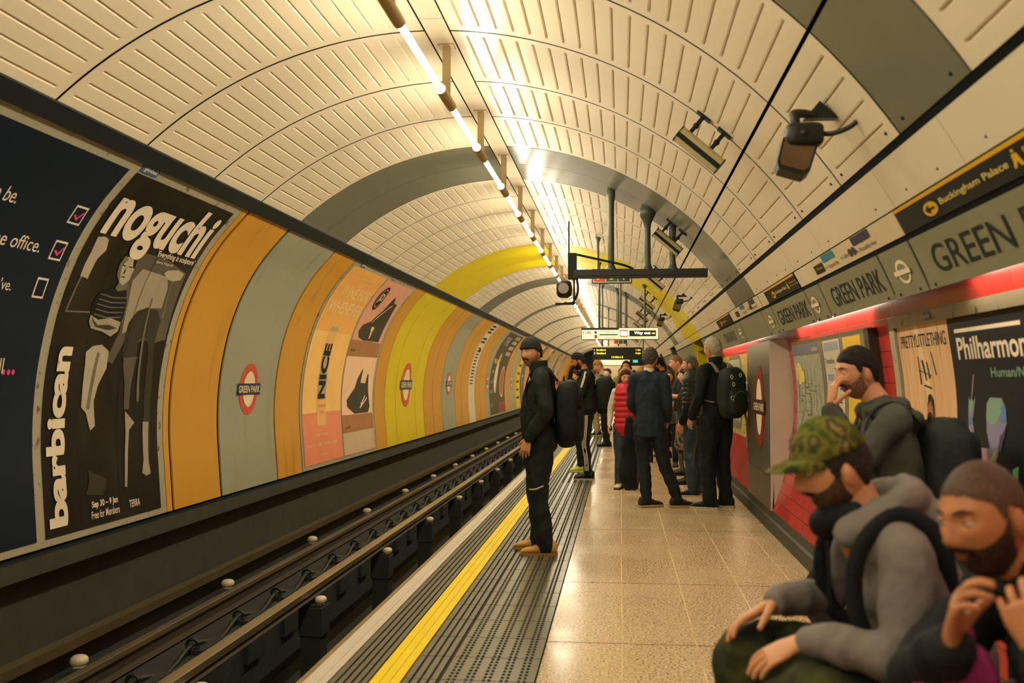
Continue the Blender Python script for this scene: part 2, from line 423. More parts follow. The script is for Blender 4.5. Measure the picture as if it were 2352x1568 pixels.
mb.add([(1.37,YBACK,1.93),(1.56,YBACK,1.93),(1.56,YEND,1.93),(1.37,YEND,1.93)], [(0,1,2,3)], 2, False)
struct(mb, 'wall_right', [m_red, m_yt, m_dark])
# passage openings lined in yellow (first) or grey
for n, (a, b) in enumerate(OPEN):
    mb = MB(); k = 0 if n == 0 else 1
    Q = [(1.28,2.08),(1.37,1.84),(1.40,1.5),(1.41,.0)]
    mb.box((1.36,b,0),(3.2,b+.12,2.35), k)
    mb.add([(1.20,b-.004,2.2),(1.28,b-.004,2.05),(1.355,b-.004,1.8),(1.355,b-.004,2.2)], [(0,1,2,3)], k, False)
    for p, q in zip(Q, Q[1:]):
        mb.add([(p[0],a-.14,p[1]),(q[0],a-.14,q[1]),(q[0],a,q[1]),(p[0],a,p[1])], [(0,1,2,3)], k, False)
        mb.add([(p[0],a,p[1]),(q[0],a,q[1]),(q[0]+.3,a,q[1]),(p[0]+.3,a,p[1])], [(0,1,2,3)], k, False)
    mb.add([(1.25,a,2.12),(3.2,a,2.12),(3.2,b,2.12),(1.25,b,2.12)], [(0,1,2,3)], 2, False)
    mb.add([(1.40,a,.001),(3.2,a,.001),(3.2,b,.001),(1.40,b,.001)], [(0,1,2,3)], 3, False)
    mb.add([(3.2,a,0),(3.2,b,0),(3.2,b,2.35),(3.2,a,2.35)], [(0,1,2,3)], k, False)
    struct(mb, 'door_%d' % (n+1), [m_yel, m_greyb, m_dark, m_floor])
# plinth along the foot of the wall
mb = MB(); mb.prism([(1.40,0),(1.405,.11),(1.425,.125),(1.423,.205),(1.44,.21),(1.6,.0)], YBACK, 16.1, 0)
mb.prism([(1.40,0),(1.405,.11),(1.425,.125),(1.423,.205),(1.44,.21),(1.6,.0)], 18.1, YEND, 0)
struct(mb, 'baseboard_right', [mat('black skirting', '2e3026', .55, 0, .2)])
# fascia panels above the signs
mb = MB()
FJ = [-7,-4,-1,.6,1.9,2.7,3.62,4.53,6.1,7.1,8.0,9.15,10.7,11.8,13.3,14.7,16.04,19.12,20.6,21.3,22.7]+[24+1.3*i for i in range(37)]
for a, b in zip(FJ, FJ[1:]):
    k = 2 if 16 < a < 19.1 else 1 if (9.1 < a < 9.2 or 21.2 < a < 21.4) else 0
    slab(mb, cyl, a+.004, b-.004, 57.05, 61.15, -.004, .004, k, 4)
    if k != 2 and a < 40:
        for yy in (a+.25, b-.25): mb.sph(cyl(yy, 60.3, 0), .006, 1, 6, 4, 3)
for a, b in [(-7,2.4),(6.65,7.16),(8.68,9.05),(11.2,11.4),(13.0,16.1),(18.1,23),(25,30),(31.6,38),(39.6,72)]:
    slab(mb, cyl, a, b, 61.3, 63.75, -.004, .004, 0, 2)
slab(mb, cyl, 16.1, 18.05, 61.3, 63.75, -.004, .004, 2, 2)
# frieze blanks and its folded lower lip
for a, b in [(-7,1.9),(9.33,10.95),(14.2,16.1),(18.1,23.2),(25,29.9),(31.7,37.9),(39.7,72)]:
    slab(mb, cyl, a+.005, b-.005, 64.25, 69.3, 0, .004, 4, 4)
mb.grid(lambda i, j: V((1.374+.035*j, YBACK+(16.1-YBACK)*i, 1.841+.012*j)), 1, 1, 3, smooth=False)
struct(mb, 'trim_5', [m_cream, m_greyb, m_yel, m_dark, mat('frieze grey green', '86866a', .4, .1, .06)])
# end walls
mb = MB(); mb.box((-5,YEND,-1.5),(3.4,YEND+.1,4), 0); mb.box((-1.5,YEND-2,-.1),(1.6,YEND-1.8,3.8), 1); mb.box((-5,YBACK-.1,-1.5),(3.4,YBACK,4), 0)
struct(mb, 'wall_far', [m_dark, m_cream])
# ---------------------------------------------------------------- lamps on the crown of the vault
m_tube = mat('lit fluorescent tube', (1, .89, .67), emit=TUBE_E)
m_tan = mat('tan painted metal', 'b8a274', .45, .2, .08)
m_tube_top = mat('unlit tube top', 'e8e4d8', .5)
def lamp(y):
    r = empty('fluorescent_lamp', (-1.133, y, 3.292))
    MB().box((-.022,-.012,0),(.028,.018,.345)).box((-.05,-.05,.335),(.055,.055,.347)).build('hanger', m_tan, r)
    MB().cyl((0,-.21,0),(0,.22,0),.034,n=16).build('holder', m_tan, r)
    mb = MB(); n = 36      # bare tube with its top left unlit, added to dim the crown above
    for i in range(n):
        a, b = 2*pi*i/n, 2*pi*(i+1)/n; c = (a+b)/2
        mb.add([(.019*cos(a),.22,.019*sin(a)),(.019*cos(b),.22,.019*sin(b)),(.019*cos(b),1.40,.019*sin(b)),(.019*cos(a),1.40,.019*sin(a))], [(0,3,2,1)], 1 if sin(c) > .70 else 0)
    mb.build('tube', [m_tube, m_tube_top], r)
    return r
def dup(root, loc):
    r = root.copy(); COL.objects.link(r); r.location = loc
    for ch in list(root.children):
        c = ch.copy(); COL.objects.link(c); c.parent = r
        for g in ch.children:
            d = g.copy(); COL.objects.link(d); d.parent = c
    return r
L0 = lamp(-6.5)
for k in range(48):
    y = -6.5+1.61*k
    o = L0 if k == 0 else dup(L0, (-1.133, y, 3.292))
    nm = {0:'hanging fluorescent lamp above the upper edge, the one nearest the camera', 1:'lit fluorescent lamp whose tan holder tops the picture', 2:'lit fluorescent lamp, second whole one down the line of tubes',
          3:'lit fluorescent lamp, third down the line on the vault', 4:'lit fluorescent lamp just before the first grey ceiling band', 5:'lit fluorescent lamp hung at the first grey ceiling band'}
    if y < 3: tag(o, 'fluorescent lamp overhead behind the camera, out of the picture', 'lamp', 'lamps behind the camera'); continue
    k -= 6
    if k in nm: tag(o, nm[k], 'lamp', 'row of fluorescent lamps')
    elif y < 16: tag(o, 'one of the lit fluorescent lamps between the first grey band and the yellow band', 'lamp', 'lamps before the yellow band')
    elif y < 21: tag(o, 'one of the lit fluorescent lamps under the yellow ceiling band', 'lamp', 'lamps at the yellow band')
    else: tag(o, 'small lit fluorescent lamp far down the tunnel past the yellow band', 'lamp', 'distant lamps')
# strip lights behind the frieze
m_rec = mat('lit strip light', (1, .86, .68), emit=RECESS_E)
for y0, y1, lb in ((.6,4.62,'glowing strip light hidden behind the frieze above the dark concert poster'),(6.42,9.05,'glowing strip light behind the frieze above the three map panels'),(11.6,15.6,'glowing strip light behind the frieze past the steel cabinet')):
    r = empty('strip_light', (1.495, y0, 1.905), lb, 'lamp')
    MB().cyl((0,0,0),(0,y1-y0,0),.014,n=10).build('tube', m_rec, r)
    MB().box((-.03,-.02,.012),(.03,y1-y0+.02,.022)).box((-.035,-.02,-.02),(-.030,y1-y0+.02,.022)).build('batten', m_tan, r)
# ---------------------------------------------------------------- rails
m_rail = mat('polished rail head', 'a89c7c', .38, .85, .1, 20)
m_rust = mat('rusty rail web', '3a3023', .8, .2, .2, 12)
def rail(x, zt, lb, name='running_rail', w_=.035, h=.15, head=.04):
    r = empty(name, (x, 0, zt), lb, 'rail')
    a, b = YBACK, YEND
    MB().prism([(-w_,-.002),(-w_*.8,0),(w_*.8,0),(w_,-.002),(w_,-head),(-w_,-head)], a, b).build('rail_head', m_rail, r)
    MB().prism([(-.01,-head),(.01,-head),(.01,-h+.02),(.06,-h),(-.06,-h),(-.01,-h+.02)], a, b).build('rail_web', m_rust, r)
rail(-3.5, -.45, 'thin shiny running rail on the far side of the pit')
rail(-2.0, -.45, 'running rail hidden close under the platform edge')
rail(-2.74, -.375, 'broad shiny centre conductor rail above the black piers', 'conductor_rail', .05, .09, .05)
m_cr = mat('dusty conductor rail', '5e5336', .6, .4, .2, 8)
o = MB().prism([(-.05,0),(.05,0),(.045,-.07),(-.045,-.07)], YBACK, YEND).build('conductor_rail', m_cr); o.location = (-3.86,0,-.37)
tag(o, 'dull tan conductor rail nearest the left wall', 'rail')
m_por = mat('white porcelain', 'd9c9a8', .25, 0, .08, 30)
m_pier = mat('black painted pier', '20241f', .7, 0, .2)
def pot(loc, r=None, s=1):
    o = MB().sph((0,0,.0), (.062*s,.062*s,.042*s), .9, 18, 12).cyl((0,0,-.045*s),(0,0,0),.045*s,n=14).build('insulator', m_por, r)
    o.location = loc; return o
i0 = pot((-3.78, 6.675, -.47)); names = {}
for k in range(-1, 18):
    y = 6.70+2.66*k
    o = i0 if k == -1 else i0.copy()
    if k > -1: COL.objects.link(o)
    o.location = (-3.79, y, -.525)
    far = y > 17
    tag(o, 'tiny white insulator pot far along under the wall side conductor rail' if far else 'white insulator pot under the wall side rail, %s from the lower left' % ['out of frame','first','second','third','fourth'][k+1],
        'insulator', 'far pots of the outer rail' if far else 'pots of the outer rail')
def pier():
    r = empty('conductor_rail_pier', (-2.70, 0, -1.15))
    mb = MB().box((-.09,-.10,-.12),(.09,.10,.50)); mb.box((-.105,-.115,.36),(.105,.115,.60)); mb.box((-.09,-.10,.60),(.09,.10,.625))
    mb.build('post', m_pier, r)
    pot((.06,0,.655), r, .85)
    return r
p0 = pier()
for k in range(-1, 16):
    y = 6.1+2.53*k
    o = p0 if k == -1 else dup(p0, (-2.70, y, -1.15)); o.location = (-2.70, y, -1.15)
    far = y > 17
    tag(o, 'distant black pier with white pot under the centre rail' if far else 'black pier with white insulator under the centre rail, %s from the bottom edge' % ['out of frame','first','second','third','fourth','fifth'][k+1],
        'pier', 'distant rail piers' if far else 'rail piers in the pit')
# cable hung in loops along the inner wall of the pit
m_cab = mat('black cable', '161a17', .6, 0, .2)
r = empty('trackside_cable', (0,0,0), 'black cable looped through rings along the far pit wall', 'cable')
pts = []
k = 0
while k < 46:
    y = 3.6+.92*k; pts += [(-3.22, y, -.55), (-3.20, y+.46, -.63)]; k += 1
MB().tube(pts, .020, n=6, k=3).build('cable', m_cab, r)
for k in range(46):
    y = 3.6+.92*k
    c = [(-3.22+.045*cos(t), y, -.555+.045*sin(t)) for t in [2*pi*i/12 for i in range(13)]]
    MB().tube(c, .014, n=6, k=1, cap=False).build('cable_ring', m_cab, r)
mb = MB()
for k in range(50): mb.box((-3.22,.8+.92*k,-.95),(-3.12,1.2+.92*k,-.585))
tag(mb.build('pit_bracket', m_pier), kind='structure')
# ---------------------------------------------------------------- roundels on the left wall
m_rr = mat('roundel red', 'd05038', .4); m_rb = mat('roundel blue', '20283c', .4); m_rw = mat('roundel white', 'ecdcb6', .4); m_ink = mat('sign ink', '141a17', .55, spec=.25)
def roundel(f, u, v, a, b, lb, bar=None, dirn=1, off=.004, hb=.06, grp=None, red=None, col=None, txt=True):
    p = f(u, v, 0)
    r = empty('station_roundel', p, lb, 'station sign', grp)
    g = lambda U, W, o: f(U, W, o)-p
    art('ring', g, [ell(u, v, a, b)], red or m_rr, off, r)
    art('disc', g, [ell(u, v, a*.63, b*.70)], m_rw, off+.003, r)
    bw = bar or a*1.25
    art('name_bar', g, [rect(u-bw, u+bw, v-hb, v+hb)], col or m_rb, off+.006, r)
    if txt: art('lettering', g, [fit('GREEN PARK', u-dirn*bw*.92, u+dirn*bw*.92, v-hb*.62, v+hb*.62, .02)], m_rw, off+.009, r)
    return r
roundel(WL, 9.905, 1.03, .255, .265, 'roundel reading GREEN PARK on the nearest grey green wall panel', .315)
roundel(WL, 17.46, 1.03, .40, .40, 'roundel reading GREEN PARK on the yellow wall panels', .48, hb=.085)
roundel(WL, 21.9, 1.03, .29, .265, 'small roundel on the grey panel beyond the yellow wall band', .34)
roundel(WL, 28.35, 1.03, .25, .25, 'small roundel beside the dark posters far down the left wall', .3)
roundel(WL, 34.7, 1.03, .28, .26, 'tiny roundel far down the left wall before the yellow poster', .32)
# ---------------------------------------------------------------- posters on the left wall
def poster(y0, y1, lb, sheet, s0=.07, s1=2.665, grp=None, f=WL, name='advertising_poster'):
    r = empty(name, f((y0+y1)/2, 1.2, 0), lb, 'poster', grp)
    g = lambda U, W, o: f(U, W, o)-r.location
    mb = MB(); slab(mb, g, y0, y1, s0, s1, .003, .003, 0, 48)
    mb.build('sheet', sheet, r)
    def A(n, polys, m, o=.006, **k): return art(n, g, polys, m, .0066+(o-.006)*.4, r, **k)
    return r, A
def noise_art(name, cols, scale=2.5, st=(1,1,1), rough=.35):
    m = bpy.data.materials.new(name); m.use_nodes = True; nt = m.node_tree; N = nt.nodes; L = nt.links; b = N['Principled BSDF']
    b.inputs['Roughness'].default_value = rough; b.inputs['Specular IOR Level'].default_value = .25
    tc = N.new('ShaderNodeTexCoord'); mp = N.new('ShaderNodeMapping'); mp.inputs['Scale'].default_value = st
    n = N.new('ShaderNodeTexNoise'); n.inputs['Scale'].default_value = scale; n.inputs['Detail'].default_value = 3
    cr = N.new('ShaderNodeValToRGB'); e = cr.color_ramp.elements
    e[0].position = .3; e[0].color = lin(cols[0])+(1,); e[1].position = .7; e[1].color = lin(cols[-1])+(1,)
    for i, c in enumerate(cols[1:-1]): q = e.new(.3+.4*(i+1)/(len(cols)-1)); q.color = lin(c)+(1,)
    L.new(tc.outputs['Object'], mp.inputs[0]); L.new(mp.outputs[0], n.inputs['Vector']); L.new(n.outputs['Fac'], cr.inputs[0]); L.new(cr.outputs[0], b.inputs['Base Color'])
    return m
pw = mat('print white', 'e8d8bc', .4); pk = mat('print black', '141714', .5, spec=.2); ppk = mat('print pink', 'e0447c', .4)
pg1 = mat('print dark grey', '38352b', .4); pg2 = mat('print mid grey', '6f6957', .4, 0, .25, 8); pg3 = mat('print light grey', 'b3a88e', .4, 0, .15, 9); m_frr = m_frame
m_blue = mat('tab blue', '2f6496', .4)
# dark blue checklist poster
r, A = poster(3.3, 6.13, 'dark navy poster with white words and ticked boxes at the left edge', mat('navy sheet', '0b1a28', .5, 0, .1, spec=.2))
A('lettering', [fit('to be.', 5.09, 5.35, 2.205, 2.30, .0), fit('in the office.', 5.16, 5.79, 1.945, 2.035, .0), fit("you've.", 5.40, 5.66, 1.66, 1.755, .0), fit('all', 5.67, 5.765, 1.17, 1.265, .0)], pw)
for u0, u1, v0, v1 in ((5.91,6.05,2.18,2.315),(5.91,6.045,1.92,2.055),(5.89,6.01,1.66,1.795)):
    A('checkbox', [rect(u0,u1,v0,v1)], pw); A('checkbox', [rect(u0+.012,u1-.012,v0+.014,v1-.014)], mat('navy sheet', '0b1a28'), .009)
for v in (2.2, 1.94): A('tick', [[(5.935,v+.04),(5.95,v+.052),(5.982,v+.03),(6.02,v+.08),(6.03,v+.07),(5.984,v+.008)]], ppk, .012)
A('dots', [ell(u, 1.18, .016, .018, 14) for u in (5.775, 5.825, 5.872)], ppk)
# exhibition poster
r, A = poster(6.235, 7.885, 'black and white exhibition poster reading noguchi and barbican', noise_art('photo grey', ['12140f','1d1c16','181711','2e2a1e'], 1.0, (1,1,.5)))
pg0 = mat('print deep grey', '2d2b23', .4, 0, .2, 7); pg4 = mat('print silver', 'a0967e', .4, 0, .15, 9); pg5 = mat('print grey half', '575243', .4, 0, .25, 5)
A('photo_ground', [[(6.869,2.121),(7.395,2.113),(7.821,2.037),(7.841,1.788),(7.858,1.468),(7.639,1.425),(7.473,1.452),(7.389,1.416),(7.245,1.443),(7.179,1.408),(7.077,1.247),(6.980,1.276),(7.093,1.500),(7.050,1.723),(6.931,1.941)]], pg5); A('photo_light', [[(7.111,1.995),(7.539,1.975),(7.619,1.877),(7.638,1.718),(7.406,1.700),(7.284,1.640),(7.216,1.506),(7.131,1.486),(7.091,1.726),(7.034,1.887)]], pg4, .008)
A('photo_hanging', [[(6.325,2.146),(6.408,2.160),(6.469,2.144),(6.504,2.065),(6.449,1.993),(6.438,1.885),(6.438,1.840),(6.389,1.849),(6.336,1.850),(6.332,1.948),(6.340,2.024)], [(7.447,2.000),(7.491,2.030),(7.651,2.051),(7.774,2.031),(7.763,1.974),(7.649,1.948),(7.539,1.957)]], pg3, .012); A('photo_frame', [[(6.394,2.148),(6.409,2.144),(6.323,1.605),(6.605,1.619),(6.610,1.607),(6.302,1.595)], [(7.619,2.012),(7.639,2.015),(7.724,1.635),(7.695,1.633)]], pg2, .01)
A('photo_sculpture', [[(7.204,1.297),(7.183,1.441),(7.187,1.569),(7.265,1.666),(7.401,1.707),(7.583,1.696),(7.690,1.615),(7.681,1.427),(7.750,1.122),(7.753,0.718),(7.731,0.452),(7.743,0.367),(7.650,0.353),(7.585,0.382),(7.613,0.462),(7.643,0.790),(7.636,1.122),(7.601,1.356),(7.540,1.455),(7.465,1.469),(7.406,1.450),(7.422,1.301)]], pg0, .010); A('photo_sculpture', [[(7.217,1.297),(7.438,1.312),(7.430,1.285),(7.401,1.090),(7.401,0.896),(7.316,0.899),(7.303,1.090)]], pg5, .012); A('photo_sculpture', [[(7.629,0.790),(7.728,0.786),(7.710,0.454),(7.736,0.368),(7.664,0.352),(7.591,0.382),(7.629,0.477)], [(7.337,0.882),(7.370,0.865),(7.493,0.790),(7.411,0.735),(7.341,0.294),(7.303,0.298),(7.354,0.706)]], pg4, .014); A('photo_needle', [[(7.419,1.788),(7.444,1.783),(7.550,0.957),(7.510,0.952)]], pg2, .015)
A('photo_torso', [[(6.785,1.813),(6.897,1.782),(6.988,1.823),(7.062,1.724),(7.081,1.595),(7.030,1.545),(6.907,1.578),(6.797,1.562),(6.668,1.575),(6.619,1.611),(6.608,1.686),(6.634,1.745)]], pk, .014); A('photo_stripe', [[(6.66,1.60+.038*i),(6.85,1.585+.038*i),(7.05,1.60+.038*i),(7.05,1.608+.038*i),(6.85,1.594+.038*i),(6.66,1.608+.038*i)] for i in range(5)], pg2, .016)
A('photo_neck', [[(6.858,1.875),(6.953,1.911),(6.993,1.817),(6.890,1.791),(6.830,1.808)]], pg2, .017); A('photo_face', [[(6.775,2.054),(6.831,2.087),(6.925,2.068),(6.983,2.013),(6.975,1.940),(6.977,1.887),(6.913,1.842),(6.853,1.858),(6.774,1.917),(6.755,1.991)]], pg3, .018); A('photo_face_shade', [[(6.775,2.054),(6.84,2.05),(6.80,1.98),(6.83,1.9),(6.86,1.86),(6.774,1.917),(6.755,1.991)]], pg2, .019); A('photo_hair', [[(6.782,2.048),(6.818,2.088),(6.891,2.088),(6.969,2.039),(6.982,1.980),(6.950,1.989),(6.913,2.045),(6.828,2.062)]], pk, .02)
A('photo_features', [rect(6.80,6.845,1.985,1.993), rect(6.89,6.94,1.985,1.993), [(6.85,1.93),(6.872,1.93),(6.862,1.985)], rect(6.84,6.90,1.90,1.907)], pk, .0215)
A('photo_arms', [[(6.626,1.596),(6.738,1.568),(6.902,1.590),(7.062,1.568),(7.051,1.498),(6.961,1.456),(6.830,1.487),(6.665,1.503),(6.623,1.552)]], pg4, .018); A('photo_arm_shade', [[(6.64,1.58),(6.75,1.53),(6.9,1.54),(7.03,1.52),(6.9,1.50),(6.72,1.515)]], pg1, .02)
A('photo_trousers', [[(6.753,1.378),(6.872,1.391),(6.987,1.345),(6.995,1.215),(6.907,1.093),(6.866,0.972),(6.899,0.791),(6.833,0.759),(6.770,0.886),(6.701,0.932),(6.701,1.064),(6.692,1.241),(6.674,1.330)]], pg3, .016); A('photo_trouser_shade', [[(6.828,1.334),(6.865,1.329),(6.843,1.123),(6.813,0.914),(6.768,0.915),(6.798,1.123)]], pg2, .018); A('photo_shoes', [[(6.791,0.471),(7.042,0.387),(7.037,0.342),(6.970,0.274),(6.747,0.300),(6.801,0.397)]], pg0, .012)
A('sheet_joint', [rect(6.66,6.664,.08,2.65), rect(7.22,7.226,.08,2.65)], pk, .0216)
A('title', [fit('noguchi', 6.305, 7.80, 2.05, 2.60, .035)], pw, .022)
A('venue', [fit('barbican', 6.275, 6.50, .127, 1.362, .045, 1)], pw, .022)
A('lettering', [fit("'Everything is sculpture'", 7.19, 7.84, 2.105, 2.17, .02), fit('Sep 30 \u2013 9 Jan', 6.81, 7.18, .185, .245, .03), fit('Free for Members', 6.80, 7.20, .12, .175, .01), fit('Isamu Noguchi', 7.24, 7.52, 2.06, 2.09, .0), fit('TERRA', 7.35, 7.52, .135, .19, .01)], pw, .022)
# wine poster
ps = mat('apricot print', 'f2b45c', .38); ppc = mat('coral print', 'ee9068', .38); pcr = mat('cream print', 'f6d596', .38)
r, A = poster(11.66, 13.30, 'apricot and coral drinks poster reading WINE FOR WHENEVER', ps)
A('print_field', [[(11.66,1.75),(13.30,1.75),(13.30,.705),(11.66,.71)]], mat('pale apricot print', 'f5c36b'), .006)
A('print_field', [[(11.66,.072),(13.30,.072),(13.30,.705),(11.66,.71)]], ppc, .007)
A('can', [[(12.235,1.78),(12.30,1.81),(12.54,1.81),(12.60,1.78),(12.63,.56),(12.56,.535),(12.30,.535),(12.24,.56)]], mat('can print', 'f0bc6c', .38, 0, .06), .01)
A('can_top', [[(12.235,1.78),(12.30,1.82),(12.54,1.82),(12.60,1.78),(12.54,1.765),(12.30,1.765)]], pg3, .013)
A('can_label', [[(12.24,1.49),(12.40,1.49),(12.60,1.2),(12.62,.89),(12.24,.89)]], pg3, .012)
A('lettering', [fit('WINE FOR', 11.93, 13.20, 2.235, 2.395, .015), fit('WHENEVER', 11.80, 13.24, 2.0, 2.17, .015), fit('tempting solo or party pians', 11.86, 13.1, 2.505, 2.56, .01),
  fit('Sainsburys  ocado  Waitrose  amazon', 11.78, 13.07, .265, .325, .01), fit('made with thirst, you', 12.18, 12.68, .40, .435, .01), fit('drinknice.co', 12.33, 12.6, .155, .185, .01)], pcr, .01)
A('brand', [fit('NICE', 12.26, 12.56, .88, 1.60, .05, 1)], pk, .016)
A('brand', [fit('SAUVIGNON', 12.30, 12.58, .77, .81, .0), fit('BLANC', 12.35, 12.52, .69, .73, .0)], ppc, .016)
# shoe poster
r, A = poster(13.37, 15.05, 'pink poster of black boots standing on wooden blocks', mat('rose print', 'e2a486', .38))
A('print_field', [[(13.37,1.47),(15.05,1.47),(15.05,.62),(13.37,.62)]], mat('pale pink print', 'f0c6a0'), .006)
A('print_field', [[(13.37,.075),(15.05,.075),(15.05,.38),(13.37,.385)]], mat('grey pink print', 'c9b08e'), .006)
pwd = mat('wood print', 'a87446', .4, 0, .2, 6)
A('wood_block', [[(13.37,1.46),(15.05,1.47),(15.05,1.69),(13.37,1.695)]], pwd, .008); A('wood_block', [[(13.37,.38),(15.05,.38),(15.05,.61),(13.37,.63)]], pwd, .008)
bk = mat('boot print', '2b2d22', .4, 0, .2, 6)
A('boot', [[(14.465,2.46),(14.62,2.36),(14.84,2.35),(14.90,2.05),(14.85,1.71),(13.95,1.70),(13.66,1.74),(13.55,1.82),(13.64,1.92),(13.99,2.0),(14.30,2.2)]], bk, .011)
A('boot', [[(14.36,1.30),(14.30,1.08),(14.58,1.07),(14.66,1.22),(14.72,1.2),(14.77,.97),(14.89,.72),(14.79,.63),(14.03,.63),(13.64,.74),(13.61,.84),(14.0,1.0),(14.12,1.15)]], bk, .011)
A('boot_detail', [[(14.03,1.98),(14.06,1.98),(14.62,2.3),(14.6,2.32)], rect(14.15,14.3,1.86,1.92), [(14.2,1.74),(14.26,1.74),(14.28,1.86),(14.2,1.86)]], pcr, .014)
A('boot_detail', [[(14.3,.72),(14.7,.86),(14.72,.84),(14.34,.70)],[(14.35,.76),(14.6,.9),(14.6,.87),(14.4,.75)]], pw, .014)
A('badge', [ell(13.76, 2.37, .19, .2, 30)], pk, .014); A('badge', [ell(13.76, 2.37, .155, .16, 30)], mat('rose print', 'e2a486'), .016); A('badge', [ell(13.76, 2.37, .14, .145, 30)], pk, .018)
A('lettering', [fit('JD', 13.66, 13.87, 2.29, 2.45, .03)], pw, .021); A('lettering', [fit('AIR MAX', 13.46, 13.7, 1.53, 1.565, 0), fit('rachel 270', 13.5, 13.75, .43, .46, 0)], pk, .012)
# blue contractor tabs on the frames
for n_, (u0, u1) in enumerate(((6.24,6.47),(11.86,12.08),(13.5,13.72))):
    r = empty('contractor_tab', WL(u0, 2.71, 0), 'small blue tab reading global on the poster frame above the %s poster' % ['exhibition','wine','boots'][n_], 'sign')
    g = lambda U, W, o: WL(U, W, o)-r.location
    art('plate', g, [rect(u0,u1,2.68,2.74)], m_blue, .005, r); art('lettering', g, [fit('global', u0+.03, u1-.03, 2.69, 2.733, .02)], pw, .008, r)
# line diagram strip
r = empty('line_diagram', WL(25.3,1.3,0), 'narrow white strip listing station names on the left wall', 'sign')
g = lambda U, W, o: WL(U, W, o)-r.location
art('lettering', g, [rect(25.0,25.5,v,v+.03) for v in [1.0+.085*i for i in range(12)]]+[rect(24.95,25.6,v,v+.05) for v in (2.1,2.2,2.4,2.5,2.6)], pk, .004, r, split=False)
art('panel_block', g, [rect(25.2,25.6,1.84,1.93)], pk, .006, r)
# more distant posters
def far_poster(y0, y1, lb, cols, blobs, sc=1.5):
    r, A = poster(y0, y1, lb, noise_art('distant print', cols, sc))
    rn = random.Random(int(y0*10))
    for c, n in blobs:
        for _ in range(n):
            u = y0+(y1-y0)*rn.uniform(.2,.8); v = rn.uniform(.4,2.4)
            A('print', [ell(u, v, (y1-y0)*rn.uniform(.1,.2), rn.uniform(.05,.3), 18)], c, .007)
    return r, A
r, A = far_poster(28.86, 30.7, 'dark theatre poster with yellow lettering far down the left wall', ['22251c','33352a','2a2c22'], [])
A('figure', [ell(30.1,1.2,.35,.5,20), ell(30.1,1.8,.15,.15,16)], pw, .008); A('lettering', [fit('THE', 29.2,30.3,2.2,2.5,.03)], pg3, .01); A('lettering', [fit('PLAY', 29.0,30.4,1.6,1.75,.03)], m_yline, .012)
A('lettering', [fit('now on', 29.0,29.6,v,v+.1,.02) for v in (.3,.7,1.0,1.3)], pg3, .01)
r, A = far_poster(30.78, 32.6, 'poster with a red pizza disc far down the left wall', ['241f1e','3a2b26','2a211f'], [])
A('disc', [ell(31.7,1.05,.55,.5,28)], pw, .008); A('disc', [ell(31.7,1.05,.48,.44,28)], mat('pizza print','a8503a',.4,0,.4,8), .01); A('lettering', [rect(31.0,32.2,v,v+.12) for v in (1.9,2.1,2.3,2.48)], pg3, .01); A('print_field', [rect(30.8,32.6,.09,.4)], mat('crimson print','8f3038'), .008)
r, A = far_poster(36.1, 37.5, 'bright yellow poster far down the left wall', ['e6cf14','d8bd18'], []); A('lettering', [rect(36.3,37.2,v,v+.08) for v in [.4+.3*i for i in range(7)]], pk, .008)
PC = [['6a5a86','3d2f52','8a7aa0'],['d8c8a6','c2ad86'],['5d4a2c','7b6640'],['d8a294','e8c0a8'],['3b3a30','59533c'],['c9b690','a77f5c'],['503a5a','8a6a86'],['b8beb0','8c8f88'],['8a3f34','c87858'],['2e3c50','405068']]
WD = ['mauve','cream','brown','pale pink','charcoal','sand','purple','silver grey','brick red','slate blue']
n_ = 0
for a, b in ((37.6,39.1),(41.1,42.5),(42.6,43.9),(45.9,47.4),(47.5,48.9),(52.0,53.6),(53.7,55.3),(56.7,58.4),(58.5,60.1)):
    far_poster(a, b, '%s poster among the far posters on the left wall' % WD[n_], PC[n_], [(pw,2),(pg2,2)]); n_ += 1
# ---------------------------------------------------------------- frieze signs (right), th increases downward
def cf(Y, v, off=0): return cyl(Y, 69.4-v, off)     # v in degrees up from the frieze foot, reading runs towards the camera
m_fri = mat('frieze grey green', '86866a', .4, .1, .06)
def frieze(y0, y1, lb, text=None, t=None, disc=None, name='station_name_panel', grp=None):
    r = empty(name, cf((y0+y1)/2, 2.5), lb, 'sign', grp)
    g = lambda U, W, o: cf(U, W, o)-r.location
    mb = MB(); slab(mb, g, y0+.006, y1-.006, .1, 5.1, 0, .005, 0, 4); mb.build('panel', m_fri, r)
    b = MB()
    for yy in (y0+.1, y1-.1): b.sph(g(yy, .45, .006), .008, 1, 6, 4)
    b.build('screws', m_dark, r)
    if text: art('lettering', g, [fit(text, t[0], t[1], 1.3, 3.85, .002)], m_ink, .008, r, cut=.5)
    if disc:
        u = disc
        art('disc', g, [ell(u, 2.55, .10, 1.25)], m_rw, .008, r, cut=.5); art('disc_hole', g, [ell(u, 2.55, .068, .88)], m_fri, .011, r, cut=.5)
        art('bar', g, [rect(u-.125, u+.125, 2.3, 2.8)], m_rw, .014, r, cut=.5)
frieze(2.0, 4.58, 'nearest grey frieze panel with large dark GREEN PARK lettering', 'GREEN PARK', (4.38, 2.75))
frieze(4.6, 5.12, 'frieze panel with white roundel between the two nearest GREEN PARK names', disc=4.84)
frieze(5.14, 6.62, 'second grey frieze panel reading GREEN PARK', 'GREEN PARK', (6.40, 5.22))
frieze(6.64, 7.12, 'frieze panel with white roundel between the second and third GREEN PARK names', disc=6.95)
frieze(7.14, 8.66, 'third grey frieze panel reading GREEN PARK above the map panels', 'GREEN PARK', (8.52, 7.22))
frieze(8.68, 9.31, 'frieze panel with white roundel above the near end of the steel cabinet', disc=8.95)
